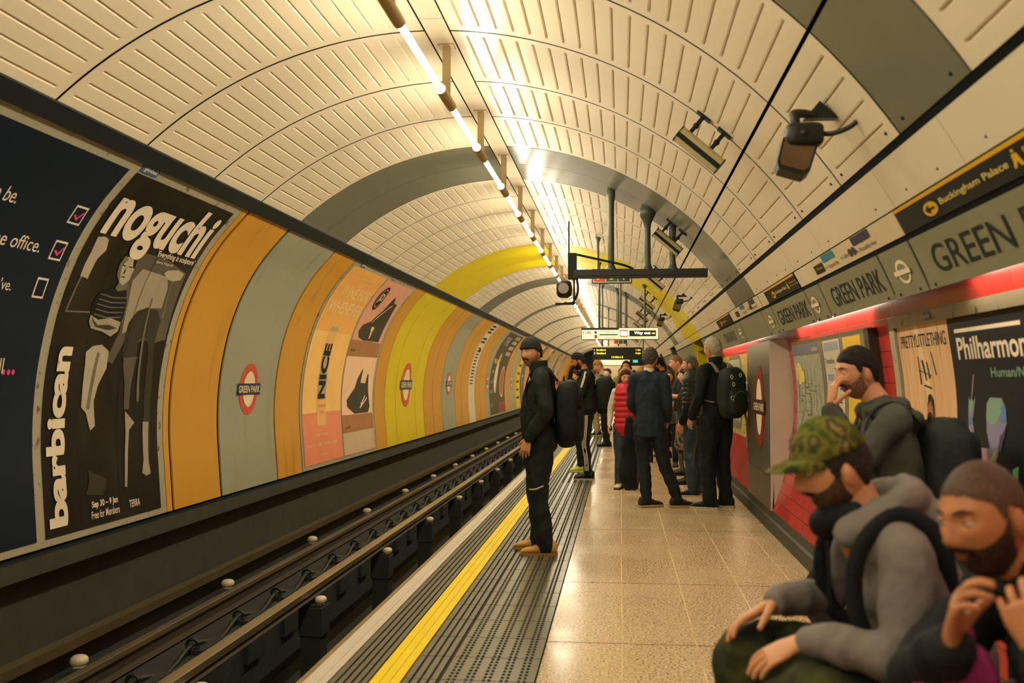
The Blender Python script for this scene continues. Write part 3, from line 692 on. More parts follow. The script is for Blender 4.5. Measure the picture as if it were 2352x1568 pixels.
frieze(10.97, 11.45, 'frieze panel with white roundel beyond the blank panel over the cabinet', disc=11.2)
frieze(11.47, 14.18, 'far frieze panel with two lines of small dark words', 'TO TRAINS AND WAY OUT', (12.9, 11.7))
# ---------------------------------------------------------------- direction signs above the frieze
def sf(Y, v, off=0): return cyl(Y, 63.75-v, off)
m_sy = mat('sign yellow', 'dca916', .4); m_teal = mat('line blue', '2c7f92', .4); m_pur = mat('line navy', '33304a', .4); m_sc = mat('sign cream', 'd2c19a', .45)
def dsign(y0, y1, lb, u0, u1, full=True):
    r = empty('direction_sign', sf((y0+y1)/2, 1.2), lb, 'sign'); g = lambda U, W, o: sf(U, W, o)-r.location
    mb = MB(); slab(mb, g, y0, y1, .0, 2.45, 0, .005, 0, 3); mb.build('panel', m_ink, r)
    art('yellow_strip', g, [rect(y0, y1, 2.12, 2.45)], m_sy, .008, r, cut=0)
    art('arrow_disc', g, [ell(u0, .98, .085, .62)], m_sy, .008, r, cut=0); art('arrow', g, [[(u0-.05,.9),(u0-.05,1.06),(u0+.01,1.06),(u0+.01,1.4),(u0+.06,.98),(u0+.01,.56),(u0+.01,.9)]], m_ink, .011, r, cut=0)
    art('lettering', g, [fit('Buckingham Palace', u0-.12, u1, .72, 1.42, .015)], m_sy if not full else mat('sign pale yellow', 'e2c66c', .4), .008, r, cut=0)
    if full:
        art('figure', g, [ell(u1-.07, 1.75, .012, .12, 12), [(u1-.05,1.55),(u1-.09,1.55),(u1-.10,1.1),(u1-.11,.6),(u1-.085,.6),(u1-.07,1.0),(u1-.05,.6),(u1-.03,.6),(u1-.045,1.1)]], m_sy, .008, r, cut=0)
        art('lettering', g, [fit('Follow the', u1-.14, u1-.42, 1.3, 1.62, .0), fit('Way out signs', u1-.14, u1-.52, .75, 1.1, .0)], m_sy, .008, r, cut=0)
dsign(2.45, 4.57, 'nearest black and yellow sign reading Buckingham Palace at the right edge', 4.13, 3.32)
dsign(7.18, 8.66, 'smaller second black and yellow Buckingham Palace sign above the third station name', 8.25, 7.62)
dsign(11.42, 12.95, 'far dim black Buckingham Palace sign near the yellow band', 12.5, 11.9, False)
def lsign(y0, y1, lb, P):
    r = empty('line_direction_sign', sf((y0+y1)/2, 1.2), lb, 'sign'); g = lambda U, W, o: sf(U, W, o)-r.location
    mb = MB(); slab(mb, g, y0+.004, y1-.004, .0, 2.45, 0, .005, 0, 3); mb.build('panel', m_sc, r)
    a, b, c = P
    art('way_out_block', g, [rect(a, a-.26, .5, 1.7)], m_ink, .008, r, cut=0); art('lettering', g, [fit('\u2190 Way out', a-.02, a-.24, .9, 1.3, .01)], m_sy, .011, r, cut=0)
    art('blue_block', g, [rect(b, b-.32, 1.5, 2.4)], m_teal, .008, r, cut=0); art('navy_block', g, [rect(c, c-.36, 1.45, 2.4)], m_pur, .008, r, cut=0)
    art('lettering', g, [fit('\u2190 Victoria line', b-.0, b-.34, .5, 1.05), fit('\u2190 Lifts', b-.42, b-.6, .7, 1.2), fit('\u2190 Piccadilly line', c, c-.4, .4, 1.0)], m_ink, .008, r, cut=0)
    art('lift_symbol', g, [ell(b-.66, 1.0, .04, .5, 14), ell(b-.74, 1.0, .04, .5, 14)], m_pur, .008, r, cut=0)
lsign(4.58, 6.64, 'cream sign with teal and navy blocks pointing to lines and lifts, nearer of two', (6.5, 6.2, 5.42))
lsign(9.06, 11.18, 'smaller cream sign with line blocks above the steel cabinet', (10.9, 10.4, 9.7))
# ---------------------------------------------------------------- steel cabinet with roundel
m_steel = mat('brushed steel', '8f8c74', .32, .75, .12, 2.5); m_sidep = mat('pale grey side', 'b9ae9b', .5)
r = empty('steel_cabinet', (1.41, 10.4, .2), 'tall stainless steel cabinet standing on the skirting and bearing a GREEN PARK roundel', 'cabinet')
mb = MB(); mb.box((0,-.69,.33),(.24,1.0,1.62)); mb.build('body', m_steel, r)
MB().box((0,-.69,.0),(.02,1.0,.322)).build('lower_door', m_steel, r)
MB().box((0,-.70,.0),(.03,-.685,1.62)).build('corner_strip', m_sidep, r)
pr = [(.03,0)]+[(x-1.41,z-.2) for x, z in PRp[:-1]]+[(.03,1.62)]
mb = MB()
for (a, b), (c, d) in zip(pr[1:-1], pr[2:-1]): mb.add([(.03,-.705,b),(a,-.705,b),(c,-.705,d),(.03,-.705,d)], [(0,1,2,3)], 0, False)
mb.build('side_panel', m_sidep, r)
g = lambda U, W, o: V((-o, U-10.4, W-.2))
mrr = mat('cabinet roundel red', '8e3122', .35)
art('ring', g, [ell(10.42, 1.165, .335, .42)], mrr, .003, r, cut=0); art('disc', g, [ell(10.42, 1.165, .21, .29)], m_rw, .006, r, cut=0)
art('name_bar', g, [rect(10.0, 10.84, 1.09, 1.24)], mat('cabinet bar', '4a2a22', .4), .009, r, cut=0); art('lettering', g, [fit('GREEN PARK', 10.80, 10.04, 1.125, 1.205, .02)], m_rw, .012, r, cut=0)
# ---------------------------------------------------------------- map panels
m_sf = mat('satin frame', '8d8a76', .35, .5, .06)
def rf(Y, v, off=0): return WR(Y, v, off)
r = empty('map_display', rf(7.8, .9), 'row of three framed maps on the red tiled wall', 'noticeboard')
g = lambda U, W, o: WR(U, W, o)-r.location
mb = MB(); slab(mb, g, 6.52, 9.24, .56, 1.615, 0, .05, 0, 12); mb.build('frame', m_sf, r)
mb = MB(); slab(mb, g, 6.40, 6.515, .6, 1.605, 0, .06, 0, 12); mb.build('dark_side', mat('dark display side', '2b2a20', .4), r)
mapm = noise_art('map print', ['b5b38d','8f957c','a8ad92','7c8672','b9b48c'], 22, (1,1,.4))
for nm, a, b, m in (('map_sheet',8.03,9.19,mapm),('timetable_sheet',7.30,7.86,mat('pale sheet','c9c0a8',.35)),('yellow_sheet',6.66,7.17,mat('yellow sheet','d9b52c',.35))):
    mb = MB(); slab(mb, g, a, b, .62, 1.575, .05, .002, 0, 12); o = mb.build(nm, m, r)
art('header', g, [rect(8.03,9.19,1.49,1.575)], mat('header slate','5f6272',.4), .055, r); art('lettering', g, [fit('London', 8.3, 8.06, 1.51, 1.55)], pw, .058, r)
art('map_patch', g, [ell(9.0,1.33,.16,.1,12), ell(8.85,1.3,.1,.06,10)], mat('map yellow','dccb6a',.4), .055, r)
rn = random.Random(2)
art('map_lines', g, [rect(u, u-rn.uniform(.03,.22), v, v+.006) for u, v in [(rn.uniform(8.3,9.15), rn.uniform(.66,1.25)) for _ in range(60)]]+[rect(u, u-.008, v, v+rn.uniform(.03,.2)) for u, v in [(rn.uniform(8.1,9.15), rn.uniform(.66,1.25)) for _ in range(50)]], mat('map ink','5d665a',.4), .056, r)
art('timetable_block', g, [rect(7.82,7.34,1.50,1.56), rect(7.8,7.55,1.27,1.32), rect(7.8,7.5,.92,.95)], mat('table blue','8a94a0',.4), .055, r)
art('lettering', g, [fit('Timetables', 7.82, 7.5, 1.40, 1.44)]+[rect(u, u-.05, v, v+.012) for u in (7.8,7.72,7.64,7.42) for v in [.7+.05*i for i in range(11)]], m_ink, .055, r, split=False)
art('lettering', g, [fit('Art', 7.12, 6.95, 1.33, 1.42, .02), fit('on the', 6.95, 6.75, 1.28, 1.33, .02)], m_ink, .055, r)
# ---------------------------------------------------------------- posters on the right
r = empty('poster_frame', rf(5.0, .9), 'pale metal frame round the two near posters on the right wall', 'frame')
g = lambda U, W, o: WR(U, W, o)-r.location
for nm, a, b, c, d in (('top_bar',2.2,6.06,1.575,1.64),('side_bar',5.96,6.06,.36,1.575),('bottom_bar',2.2,6.06,.30,.36)):
    mb = MB(); slab(mb, g, a, b, c, d, 0, .022, 0, 24); mb.build(nm, m_frame, r)
art('tab_plate', g, [rect(5.36,5.24,1.585,1.63)], m_blue, .025, r); art('lettering', g, [fit('global', 5.345, 5.255, 1.594, 1.622, .02)], pw, .028, r)
cr_ = noise_art('peach drape print', ['b5825a','d6a878','e2bd92','c4946a'], 3, (1,4,.3))
r, A = poster(5.07, 5.95, 'peach fashion poster of a standing figure left of the dark concert poster', cr_, .36, 1.575, f=WR)
A('drape', [[(5.62,1.575),(5.55,1.575),(5.42,1.1),(5.24,.6),(5.16,.37),(5.34,.37),(5.45,.7),(5.52,1.1)]], mat('pale drape print','e6c79c',.4), .006)
A('lettering', [fit('PRETTYLITTLETHING', 5.885, 5.11, 1.45, 1.52, .0)], m_ink, .01)
A('script', [[(5.62,1.40),(5.61,1.40),(5.60,1.25),(5.62,1.25)],[(5.56,1.38),(5.53,1.38),(5.5,1.27),(5.52,1.27)],[(5.48,1.37),(5.465,1.37),(5.44,1.28),(5.46,1.28)],[(5.38,1.42),(5.37,1.42),(5.33,1.3),(5.345,1.3)],[(5.63,1.33),(5.42,1.30),(5.42,1.295),(5.63,1.325)],[(5.56,1.25),(5.44,1.235),(5.44,1.225),(5.56,1.24)]], m_ink, .01)
A('coat', [[(5.50,.98),(5.43,.985),(5.33,.91),(5.26,.80),(5.2,.5),(5.18,.37),(5.76,.37),(5.72,.6),(5.66,.8),(5.60,.88),(5.53,.95)]], mat('beige coat print','c0a27a',.4,0,.12,14), .009)
A('figure', [[(5.49,.99),(5.46,.99),(5.42,.8),(5.42,.4),(5.56,.3),(5.52,.7)], ell(5.47,1.10,.058,.085,18)], mat('skin print','a86440',.4), .012)
A('hair', [[(5.52,1.13),(5.50,1.19),(5.46,1.20),(5.42,1.17),(5.405,1.06),(5.42,1.03),(5.43,1.12),(5.47,1.165)]], m_ink, .015)
r, A = poster(2.3, 5.055, 'dark concert poster reading Philharmonia with a paint-coloured profile', mat('near black print','0a1219',.5,0,.1,spec=.2), .36, 1.575, f=WR)
A('bar', [rect(4.975,4.18,1.498,1.516)], pw); A('lettering', [fit('Philharmonia', 4.965, 4.02, 1.37, 1.475, .02)], pw); A('lettering', [fit('Human/Nature', 4.575, 4.0, 1.288, 1.33, .005)], mat('sea green print','7fa590',.4))
bl = [(4.66,1.165),(4.615,1.195),(4.482,1.195),(4.44,1.15),(4.437,1.088),(4.484,1.033),(4.52,.977),(4.553,.90),(4.704,.905),(4.82,.935),(4.883,.957),(4.904,1.03),(4.904,1.121),(4.885,1.195),(4.868,1.17),(4.85,1.195),(4.83,1.17),(4.80,1.2),(4.847,1.086),(4.827,1.008),(4.736,.967),(4.625,.969),(4.671,1.042),(4.675,1.12)]
A('profile', [bl], mat('lilac print','8c86a4',.4,0,.15,5), .007)
A('profile_patch', [[(4.66,1.165),(4.615,1.195),(4.482,1.195),(4.47,1.16),(4.55,1.08),(4.62,1.07),(4.67,1.1)],[(4.9,1.12),(4.885,1.195),(4.868,1.17),(4.85,1.195),(4.83,1.17),(4.85,1.12)]], mat('sea green print','7fa590',.4), .010)
A('profile_patch', [[(4.44,1.15),(4.437,1.09),(4.5,1.09),(4.53,1.12),(4.48,1.17)],[(4.9,1.1),(4.9,1.06),(4.85,1.06),(4.85,1.1)]], mat('cornflower print','5c83b0',.4), .010)
A('profile_patch', [[(4.9,1.03),(4.883,.957),(4.85,.95),(4.84,1.0),(4.87,1.04)],[(4.6,.90),(4.55,.98),(4.56,.90)],[(4.64,.90),(4.56,.97),(4.57,.9)]], mat('lemon print','d8cf6c',.4), .011)
A('profile_patch', [[(4.5,1.04),(4.47,1.02),(4.49,.96),(4.53,.97)],[(4.88,.95),(4.82,.93),(4.80,.90),(4.88,.9)],[(4.44,1.08),(4.48,1.04),(4.50,1.0),(4.46,1.02)]], mat('violet print','4a3766',.4), .012)
A('profile_patch', [[(4.72,.965),(4.66,.965),(4.62,.9),(4.70,.9)]], mat('pink print','cf9fae',.4), .012)
A('figure', [[(4.80,1.30),(4.79,1.30),(4.85,1.18),(4.86,1.18)]], pg3, .008); A('foliage', [[(4.5,.9),(4.44,.9),(4.38,.82),(4.42,.78),(4.5,.84)],[(4.36,.9),(4.3,.92),(4.3,.85),(4.35,.84)]], mat('leaf print','5d8a4c',.4), .009)
# lit poster and small notices past the cabinet
r, A = poster(12.2, 13.0, 'bright pale poster on the yellow tiles beside the white haired man', mat('pale lit sheet','e8dcc0',.35), .55, 1.30, f=WR)
A('picture', [rect(12.3,12.9,.9,1.2)], pg3); 
r, A = poster(12.5, 12.75, 'narrow notice strip on the pale yellow tiles', mat('notice sheet','b8b4a0',.4), 1.33, 1.58, f=WR); A('picture', [rect(12.54,12.71,1.36,1.44), rect(12.54,12.71,1.47,1.55)], m_pur)
r, A = poster(13.6, 14.9, 'grey framed map beyond the cabinet on pale yellow tiles', m_sf, .6, 1.6, f=WR); A('map_sheet', [rect(13.7,14.8,.7,1.55)], mapm)
# ---------------------------------------------------------------- cylinder loudspeakers along the vault
m_spk = mat('olive tan speaker', 'b3a67c', .4, .0, .1, 6)
def speaker():
    r = empty('cylinder_loudspeaker')
    MB().cyl((-.16,0,0),(.16,0,0),.052,n=20).build('body', m_spk, r)
    MB().cyl((-.163,0,0),(-.158,0,0),.056,n=20).cyl((.158,0,0),(.163,0,0),.056,n=20).box((-.16,-.053,-.03),(.16,-.047,.0)).build('end_trim', m_dark, r)
    for x in (-.11, .05): MB().box((x-.012,-.01,.04),(x+.012,.01,.17)).box((x-.05,-.03,.165),(x+.05,.03,.178)).sph((x,0,.10),.02,1,8,6).build('bracket', m_dark, r)
    return r
s0 = speaker()
for k in range(8):
    y = 6.05+4.08*k; th = 40.8
    o = s0 if k == 0 else dup(s0, (0,0,0))
    o.location = cyl(y, th, .178); o.rotation_euler = (0, radians(th), 0)
    tag(o, ['tan cylinder loudspeaker nearest the camera, left of the floodlight','second tan cylinder loudspeaker, on the first grey ceiling band','third cylinder loudspeaker, behind the long hanging beam','fourth cylinder loudspeaker, at the yellow ceiling band'][k] if k < 4 else 'small distant cylinder loudspeaker past the yellow ceiling band',
        'loudspeaker', 'vault loudspeakers' if k < 4 else 'distant vault loudspeakers')
# ---------------------------------------------------------------- monitor camera housings on arms
m_blk = mat('black camera housing', '24261f', .45, .3, .15); m_glass = mat('dark front glass', '6b5138', .15, 0, .1)
def monitor(P0, lb, sc=1.0):
    """P0 where the arm meets the vault, the housing hanging down and towards the platform from it"""
    P0 = V(P0); r = empty('camera_housing', P0, lb, 'camera'); v = lambda *a: V(a)*sc
    m2 = MB(); m2.add([v(-.035,-.01,.03), v(.05,.0,-.045), v(-.10,.0,-.045), v(-.03,.06,.03), v(.05,.07,-.04), v(-.10,.07,-.04)], [(0,1,2),(3,5,4),(0,3,4,1),(1,4,5,2),(2,5,3,0)], 0, False)
    m2.build('mount_bracket', m_blk, r)
    MB().tube([v(-.06,0,-.03), v(-.115,-.01,-.025), v(-.145,-.02,-.035), v(-.14,-.03,-.09)], [.016*sc,.020*sc,.024*sc,.020*sc], n=10).sph(v(-.145,-.02,-.035), .026*sc, 1, 10, 8).build('arm', m_blk, r)
    MB().tube([v(.105,-.15,-.075), v(.07,-.13,-.115), v(.0,-.09,-.135), v(-.06,-.06,-.125)], .011*sc, n=8).cyl(v(.115,-.155,-.068), v(.10,-.147,-.085), .028*sc, .018*sc, 12).build('conduit', m_blk, r)
    MB().sph(v(-.115,-.06,-.135), (.082*sc,.06*sc,.052*sc), .45, 18, 12).sph(v(-.12,-.11,-.135), (.022*sc,.02*sc,.02*sc), 1, 10, 8).build('body', m_blk, r)
    T = M.Translation(v(-.135,-.07,-.17)) @ M.Rotation(.30, 4, 'Y') @ M.Rotation(-.25, 4, 'X')
    w_, h = .075*sc, .15*sc; pl = [(-w_,0),(w_,0),(w_*.95,-h*.82),(w_*.7,-h),(-w_*.75,-h),(-w_*.95,-h*.82)]
    def plate(y0, y1, f, m, nm):
        q = MB(); vs = [(a*f, y0, b*f-.006*(1-f)*20*sc*0) for a, b in pl]+[(a*f, y1, b*f) for a, b in pl]; n = len(pl)
        q.add(vs, [tuple(range(n)), tuple(range(n, 2*n))[::-1]]+[(i, i+n, (i+1) % n+n, (i+1) % n) for i in range(n)], 0, False); q.build(nm, m, r, mx=T)
    plate(-.02*sc, .05*sc, 1, m_blk, 'hood'); plate(-.024*sc, -.018*sc, .88, m_glass, 'front_glass')
monitor((.905, 4.44, 2.635), 'black camera housing with brown glass on a jointed arm at the upper right')
monitor((.86, 13.5, 2.58), 'small black camera housing on an arm in front of the yellow ceiling band', .7)
monitor((.80, 17.8, 2.60), 'dim camera housing beyond the right end of the lifts sign', .7)
# ---------------------------------------------------------------- long beam on posts with a camera at its left end
m_pole = mat('grey green pole', '4f5546', .45, .3)
r = empty('hanging_beam', (.225, 10.2, 2.52), 'long dark horizontal beam hung from the vault by three posts', 'beam')
MB().box((-.70,-.05,-.04),(.65,.05,.045)).box((-.70,-.06,-.018),(.65,.06,.022)).build('beam', mat('dark beam metal','2c2f28',.5,.3), r)
for x, rt in ((-.32,.065),(.05,.12),(.30,.055)):
    zc = sqrt((RR)**2-(.225+x-CX)**2)+CZ-2.52
    MB().tube([(x,0,.05),(x,0,.09),(x,0,.14),(x,0,zc-.22),(x,0,zc-.06),(x,0,zc+.0)], [.055,.04,.034,.034,rt*.75,rt*.6], n=12).build('post', m_pole, r)
MB().box((-.76,-.04,-.05),(-.67,.04,.22)).cyl((-.75,0,.2),(-.75,0,.55),.008).build('end_bracket', m_dark, r)
MB().tube([(-.66,-.04,.20),(-.45,-.04,.15),(-.2,-.04,.09),(-.1,-.04,.05)], .012, n=6).tube([(-.67,0,-.03),(-.66,0,-.18),(-.72,0,-.29),(-.79,0,-.29)], .012, n=6).build('conduit', m_dark, r)
r = empty('surveillance_camera', (-.575, 10.2, 2.37), 'black surveillance camera hung at the left end of the long beam', 'camera')
MB().sph((0,0,0),(.08,.11,.09),.6,16,10).build('body', m_blk, r); MB().cyl((.0,-.11,.0),(.0,-.125,.0),.055,n=16).build('lens', m_glass, r)
MB().box((-.09,-.02,-.16),(.11,.02,-.14)).box((.095,-.02,-.16),(.11,.02,.17)).build('cradle', m_dark, r)
# ---------------------------------------------------------------- hanging signs
def hang(r, xs, zt, y=0, rad=.02):
    for x in xs:
        X = r.location.x+x; zc = sqrt(RR*RR-(X-CX)**2)+CZ-r.location.z
        MB().cyl((x,y,zt),(x,y,zc),rad,n=10).cyl((x,y,zc-.08),(x,y,zc),rad,.05,10).build('post', m_pole, r)
def flat(r, y):
    return lambda u, v, o: V((u, y-o, v))
m_sr = mat('symbol red', 'c2402e', .4); m_sg = mat('symbol green', '2c5a2a', .4); m_sn = mat('symbol navy', '242c40', .4)
r = empty('help_point_sign', (-.12, 14.3, 2.92), 'small hanging sign with red, green and navy symbols behind the beam', 'sign')
MB().box((-.285,-.02,-.105),(.285,.02,.105)).build('panel', m_ink, r); g = flat(r, -.02)
art('face', g, [rect(-.27,.27,-.09,.09)], m_rw, .002, r, cut=0)
for k, m in enumerate((m_sr,m_sg,m_sn)): art('symbol_field', g, [rect(-.26+.175*k,-.095+.175*k,-.08,.08)], m, .004, r, cut=0)
art('symbol', g, [ell(-.2,0,.04,.05,14),[(-.05,.04),(.03,.04),(.01,-.05),(-.03,-.05)]], m_rw, .006, r, cut=0)
art('symbol', g, [ell(.17,.03,.012,.014,10), rect(.155,.18,-.05,.005)], m_rw, .006, r, cut=0)
hang(r, (-.2,), .1)
m_glow = mat('backlit sign face', (1,.82,.52), emit=.62); m_glow2 = mat('backlit white', (1,.95,.85), emit=1.1); m_gy = mat('backlit yellow', (.85,.9,.12), emit=.9)
YS = 17.5
r = empty('direction_sign', (0, YS, 2.24), 'long backlit hanging sign reading Lifts and Way out', 'sign')
MB().box((-.685,-.05,-.105),(.655,.05,.105)).build('case', m_dark, r); g = flat(r, -.05)
art('face', g, [rect(-.675,.645,-.095,.095)], m_glow, .002, r, cut=0)
art('navy_strip', g, [rect(-.675,-.03,.065,.095)], m_sn, .005, r, cut=0)
art('lettering', g, [fit('Lifts', -.61,-.51,-.0,.045,.02), fit('Piccadilly line', -.33,-.11,.015,.05), fit('Victoria line', -.28,-.09,-.085,-.05), fit('To the street only', -.66,-.5,-.03,-.012), fit('platforms and exit', -.66,-.48,-.055,-.037)], m_ink, .005, r, cut=0)
def arrow(u, v, s, d, t=.16):
    P_ = [(0,-1),(0+t,-1),(t,.4),(.55,-.1),(.55,.28),(0,.9),(-.55,.28),(-.55,-.1),(-t,.4),(-t,-1)]
    return [(u+(a if d == 'u' else b)*s, v+(b if d == 'u' else -a)*s) for a, b in P_]
art('arrow', g, [arrow(-.645,.02,.024,'u'), arrow(-.355,.033,.016,'u'), arrow(-.055,-.068,.016,'r')], m_ink, .005, r, cut=0)
art('wheelchair_symbol', g, [rect(-.455,-.41,-.0,.045)], mat('symbol blue','2a5ea8',.4), .005, r, cut=0); art('no_smoking_symbol', g, [rect(-.455,-.41,-.08,-.02)], m_sr, .005, r, cut=0)
art('line_stripe', g, [rect(-.37,-.05,-.03,-.005)], m_teal, .005, r, cut=0)
art('roundel_field', g, [rect(-.01,.12,-.06,.065)], mat('symbol pink','d85a5a',.4,emit=.4), .005, r, cut=0); art('roundel_glow', g, [ell(.03,.003,.032,.045), ell(.083,.003,.032,.045)], m_glow2, .008, r, cut=0)
art('way_out_field', g, [rect(.15,.61,-.05,.055)], mat('olive field','2e2c14',.5), .005, r, cut=0); art('way_out_text', g, [fit('Way out',.235,.515,-.03,.038,.025)], m_glow2, .008, r, cut=0); art('way_out_arrow', g, [arrow(.567,.003,.033,'r',.2)], m_gy, .008, r, cut=0)
hang(r, (-.37,-.0,.42), .1)
YD = 22
r = empty('train_indicator', (-.05, YD, 2.02), 'black train indicator with amber words Stratford and the time', 'display')
MB().box((-.56,-.12,-.15),(.52,.12,.15)).build('case', mat('indicator black','15170f',.35), r); g = flat(r, -.12)
MB().box((-.56,-.13,.12),(.52,-.10,.15)).build('hood_strip', m_cream, r)
m_led = mat('amber dots', (.95,.80,.08), emit=1.3)
art('display_text', g, [fit('1  Stratford', -.53,-.28,.045,.085,.01), fit('3  Stratford', -.53,-.28,-.03,.015,.01), fit('17:55:13', -.15,.10,-.115,-.075,.02), fit('1 min', .38,.48,.045,.085,.01), fit('4 min', .37,.48,-.03,.015,.01)], m_led, .003, r, cut=0)
hang(r, (-.35,.0,.18), .15)
r = empty('help_point_sign', (-.0, YD-.6, 2.24), 'little hanging sign of three coloured squares above the train indicator', 'sign')
MB().box((-.14,-.01,-.045),(.15,.01,.045)).build('panel', m_rw, r); g = flat(r, -.01)
for k, m in enumerate((m_sr,m_sg,m_sn)): art('symbol_field', g, [rect(-.135+.096*k,-.05+.096*k,-.04,.04)], m, .002, r, cut=0)
hang(r, (-.08,.1), .04, rad=.01)
r = empty('direction_sign', (.15, 29, 1.96), 'far backlit sign glimpsed below the train indicator', 'sign')
MB().box((-.75,-.05,-.13),(.75,.05,.13)).build('case', m_dark, r); g = flat(r, -.05)
art('face', g, [rect(-.73,.1,-.11,.05)], m_glow, .002, r, cut=0); art('green_block', g, [rect(.2,.34,-.04,.06)], mat('backlit green',(.1,.5,.25),emit=.7), .002, r, cut=0)
hang(r, (-.5,.5), .12)
for y_, x_, rz_ in ((20.5,.55,0),(26,.5,.3)):
    pass
# ---------------------------------------------------------------- people
m_skin = [mat('skin %d' % i, c, .5, 0, .10, 25, .05, 120, spec=.35) for i, c in enumerate(('c98f66','b0754c','8d5a3a','d8a27e'))]
m_eye = mat('eye white', 'd8d0bc', .2, 0, .02); m_iris = mat('iris dark', '1c130c', .15, 0, .02); m_lip = [mat('lips %d' % i, c, .45) for i, c in enumerate(('a5604c','9a5640','7a4636','c06a5c'))]
CL = {}
def cloth(n, c, bump=.5, bs=14, rough=.8, var=.22, vs=6):
    if n not in CL: CL[n] = mat('cloth '+n, c, rough, 0, var, vs, bump, bs, spec=.25)
    return CL[n]
def hairm(n, c): return mat('hair '+n, c, .6, 0, .35, 60, .8, 160, spec=.3)
def camo(n, cols, sc, st=(1,1,1), rough=.9):
    return noise_art('camo '+n, cols, sc, st, rough)
g1 = lambda d, s: math.exp(-(d*d)/(2*s*s))
def headpt(th, ph, o=0):
    """skull and face, th from crown, ph round from the face (+y); metres for a .235 head"""
    sx, sy, sz = .0765, .096, .119
    x = sin(th)*sin(ph)*sx; y = sin(th)*cos(ph)*sy; z = cos(th)*sz
    t = max(0, -z/sz); fr = max(0, cos(ph))
    x *= 1-.30*t**1.6; 
    if y < 0: y *= 1-.42*t**1.2
    else: y *= 1-.10*t
    if z > 0: x *= 1-.04*(z/sz)
    k = fr**2
    def G(cx, cz, ax, az, amp): return amp*g1(x-cx, ax)*g1(z-cz, az)
    if cos(ph) > 0:
        d = G(0,.008,.008,.020,.011)+G(0,-.022,.0105,.014,.021)+G(.0125,-.028,.006,.006,.008)+G(-.0125,-.028,.006,.006,.008)
        d += G(.030,.034,.018,.007,.0055)+G(-.030,.034,.018,.007,.0055)
        d -= G(.031,.014,.014,.010,.010)+G(-.031,.014,.014,.010,.010)
        d += G(.044,-.018,.016,.018,.004)+G(-.044,-.018,.016,.018,.004)
        d += G(0,-.0485,.018,.005,.0065)+G(0,-.061,.016,.006,.0075)-G(0,-.0545,.022,.0022,.005)
        d += G(0,-.092,.018,.014,.009)-G(0,-.040,.006,.008,.002)
        y += d*min(1, k*1.6)
    v = V((x, y, z))
    if o:
        n = V((sin(th)*sin(ph)/sx, sin(th)*cos(ph)/sy, cos(th)/sz)).normalized(); v += n*o
    return v
NT, NP = 64, 84
def dph(j): # denser columns towards the face
    a = 2*pi*j/NP-pi; return a-.45*sin(a)*1.0*(1) if False else a
def head_mesh(mb, mx, detail=1, mi=0, lip=1):
    nt, np_ = (NT, NP) if detail else (30, 36)
    o = len(mb.v)
    vs = []; 
    for i in range(nt+1):
        for j in range(np_):
            a = 2*pi*j/np_-pi; a = a-.5*sin(a)
            vs.append(mx @ headpt(pi*i/nt, a))
    fs = []; ms = []
    for i in range(nt):
        for j in range(np_):
            fs.append((i*np_+j, (i+1)*np_+j, (i+1)*np_+(j+1) % np_, i*np_+(j+1) % np_))
    mb.add(vs, fs, mi)
    if lip:
        for q in range(len(fs)):
            i = q//np_; j = q % np_; a = 2*pi*(j+.5)/np_-pi; a -= .5*sin(a); p = headpt(pi*(i+.5)/nt, a)
            if p.y > .05 and abs(p.x) < .023 and -.0665 < p.z < -.0435-.004*(abs(p.x)/.023): mb.m[len(mb.f)-len(fs)+q] = lip
    for sx in (-1, 1):   # ears
        e = MB(); e.sph((0,0,0), (.008,.019,.031), 1, 12, 10); e.sph((.004*sx,.002,.001), (.007,.011,.020), 1, 10, 8)
        mb.join(e, mx @ M.Translation((.0765*sx,-.012,-.008)) @ M.Rotation(-.35*sx, 4, 'Z') @ M.Rotation(-.15, 4, 'X'))
def shell(mx, inside, thick, seed=1, rough=.004, slope=1.0, nt=72, np_=96, fq=34):
    """hair, beard, hat: a patch over the skull, inside(p,ph) signed in metres, sinking under the skin at its edge"""
    mb = MB(); idx = {}; top = []; val = []; cells = []
    def vid(i, j):
        j %= np_
        if i == 0 or i == nt: j = 0
        if (i, j) not in idx:
            a = 2*pi*j/np_-pi; p = headpt(pi*i/nt, a); t = thick(p, a) if callable(thick) else thick
            s = inside(p, a); nz = noise.noise(V((p.x*fq+seed*7, p.y*fq, p.z*fq)))*rough + noise.noise(V((p.x*120+seed, p.y*120, p.z*120)))*rough*.5
            s += noise.noise(V((p.x*200, p.y*200, p.z*200+seed)))*.0025
            o = max(-.004, min(t+nz, s*slope))
            idx[(i, j)] = len(top); top.append(mx @ headpt(pi*i/nt, a, o)); val.append(s)
        return idx[(i, j)]
    for i in range(nt):
        for j in range(np_):
            a = 2*pi*(j+.5)/np_-pi; p = headpt(pi*(i+.5)/nt, a)
            if inside(p, a) > -.008:
                c = [vid(i,j), vid(i+1,j), vid(i+1,j+1), vid(i,j+1)]; c2 = []
                for q in c:
                    if q not in c2: c2.append(q)
                cells.append(tuple(c2))
    return mb.add(top, cells)
def interp(x, T):
    for (a, b), (c, d) in zip(T, T[1:]):
        if x <= c: return b+(d-b)*max(0, (x-a))/(c-a)
    return T[-1][1]
def hairline(front=.062, side=.03, back=-.055, temple=.6):
    T = [(0,front),(temple*.9,front-.004),(1.15,side+.012),(1.30,side-.022),(1.42,side-.03),(1.5,side+.002),(1.85,side-.012),(2.05,back*.5),(2.5,back),(3.2,back-.006)]
    return lambda p, a: p.z-interp(abs(a), T)
BT = [(0,-.070),(.22,-.069),(.30,-.050),(.42,-.045),(.7,-.046),(1.0,-.038),(1.25,-.018),(1.38,.006),(1.46,.008),(1.52,-.05),(3.2,-.2)]
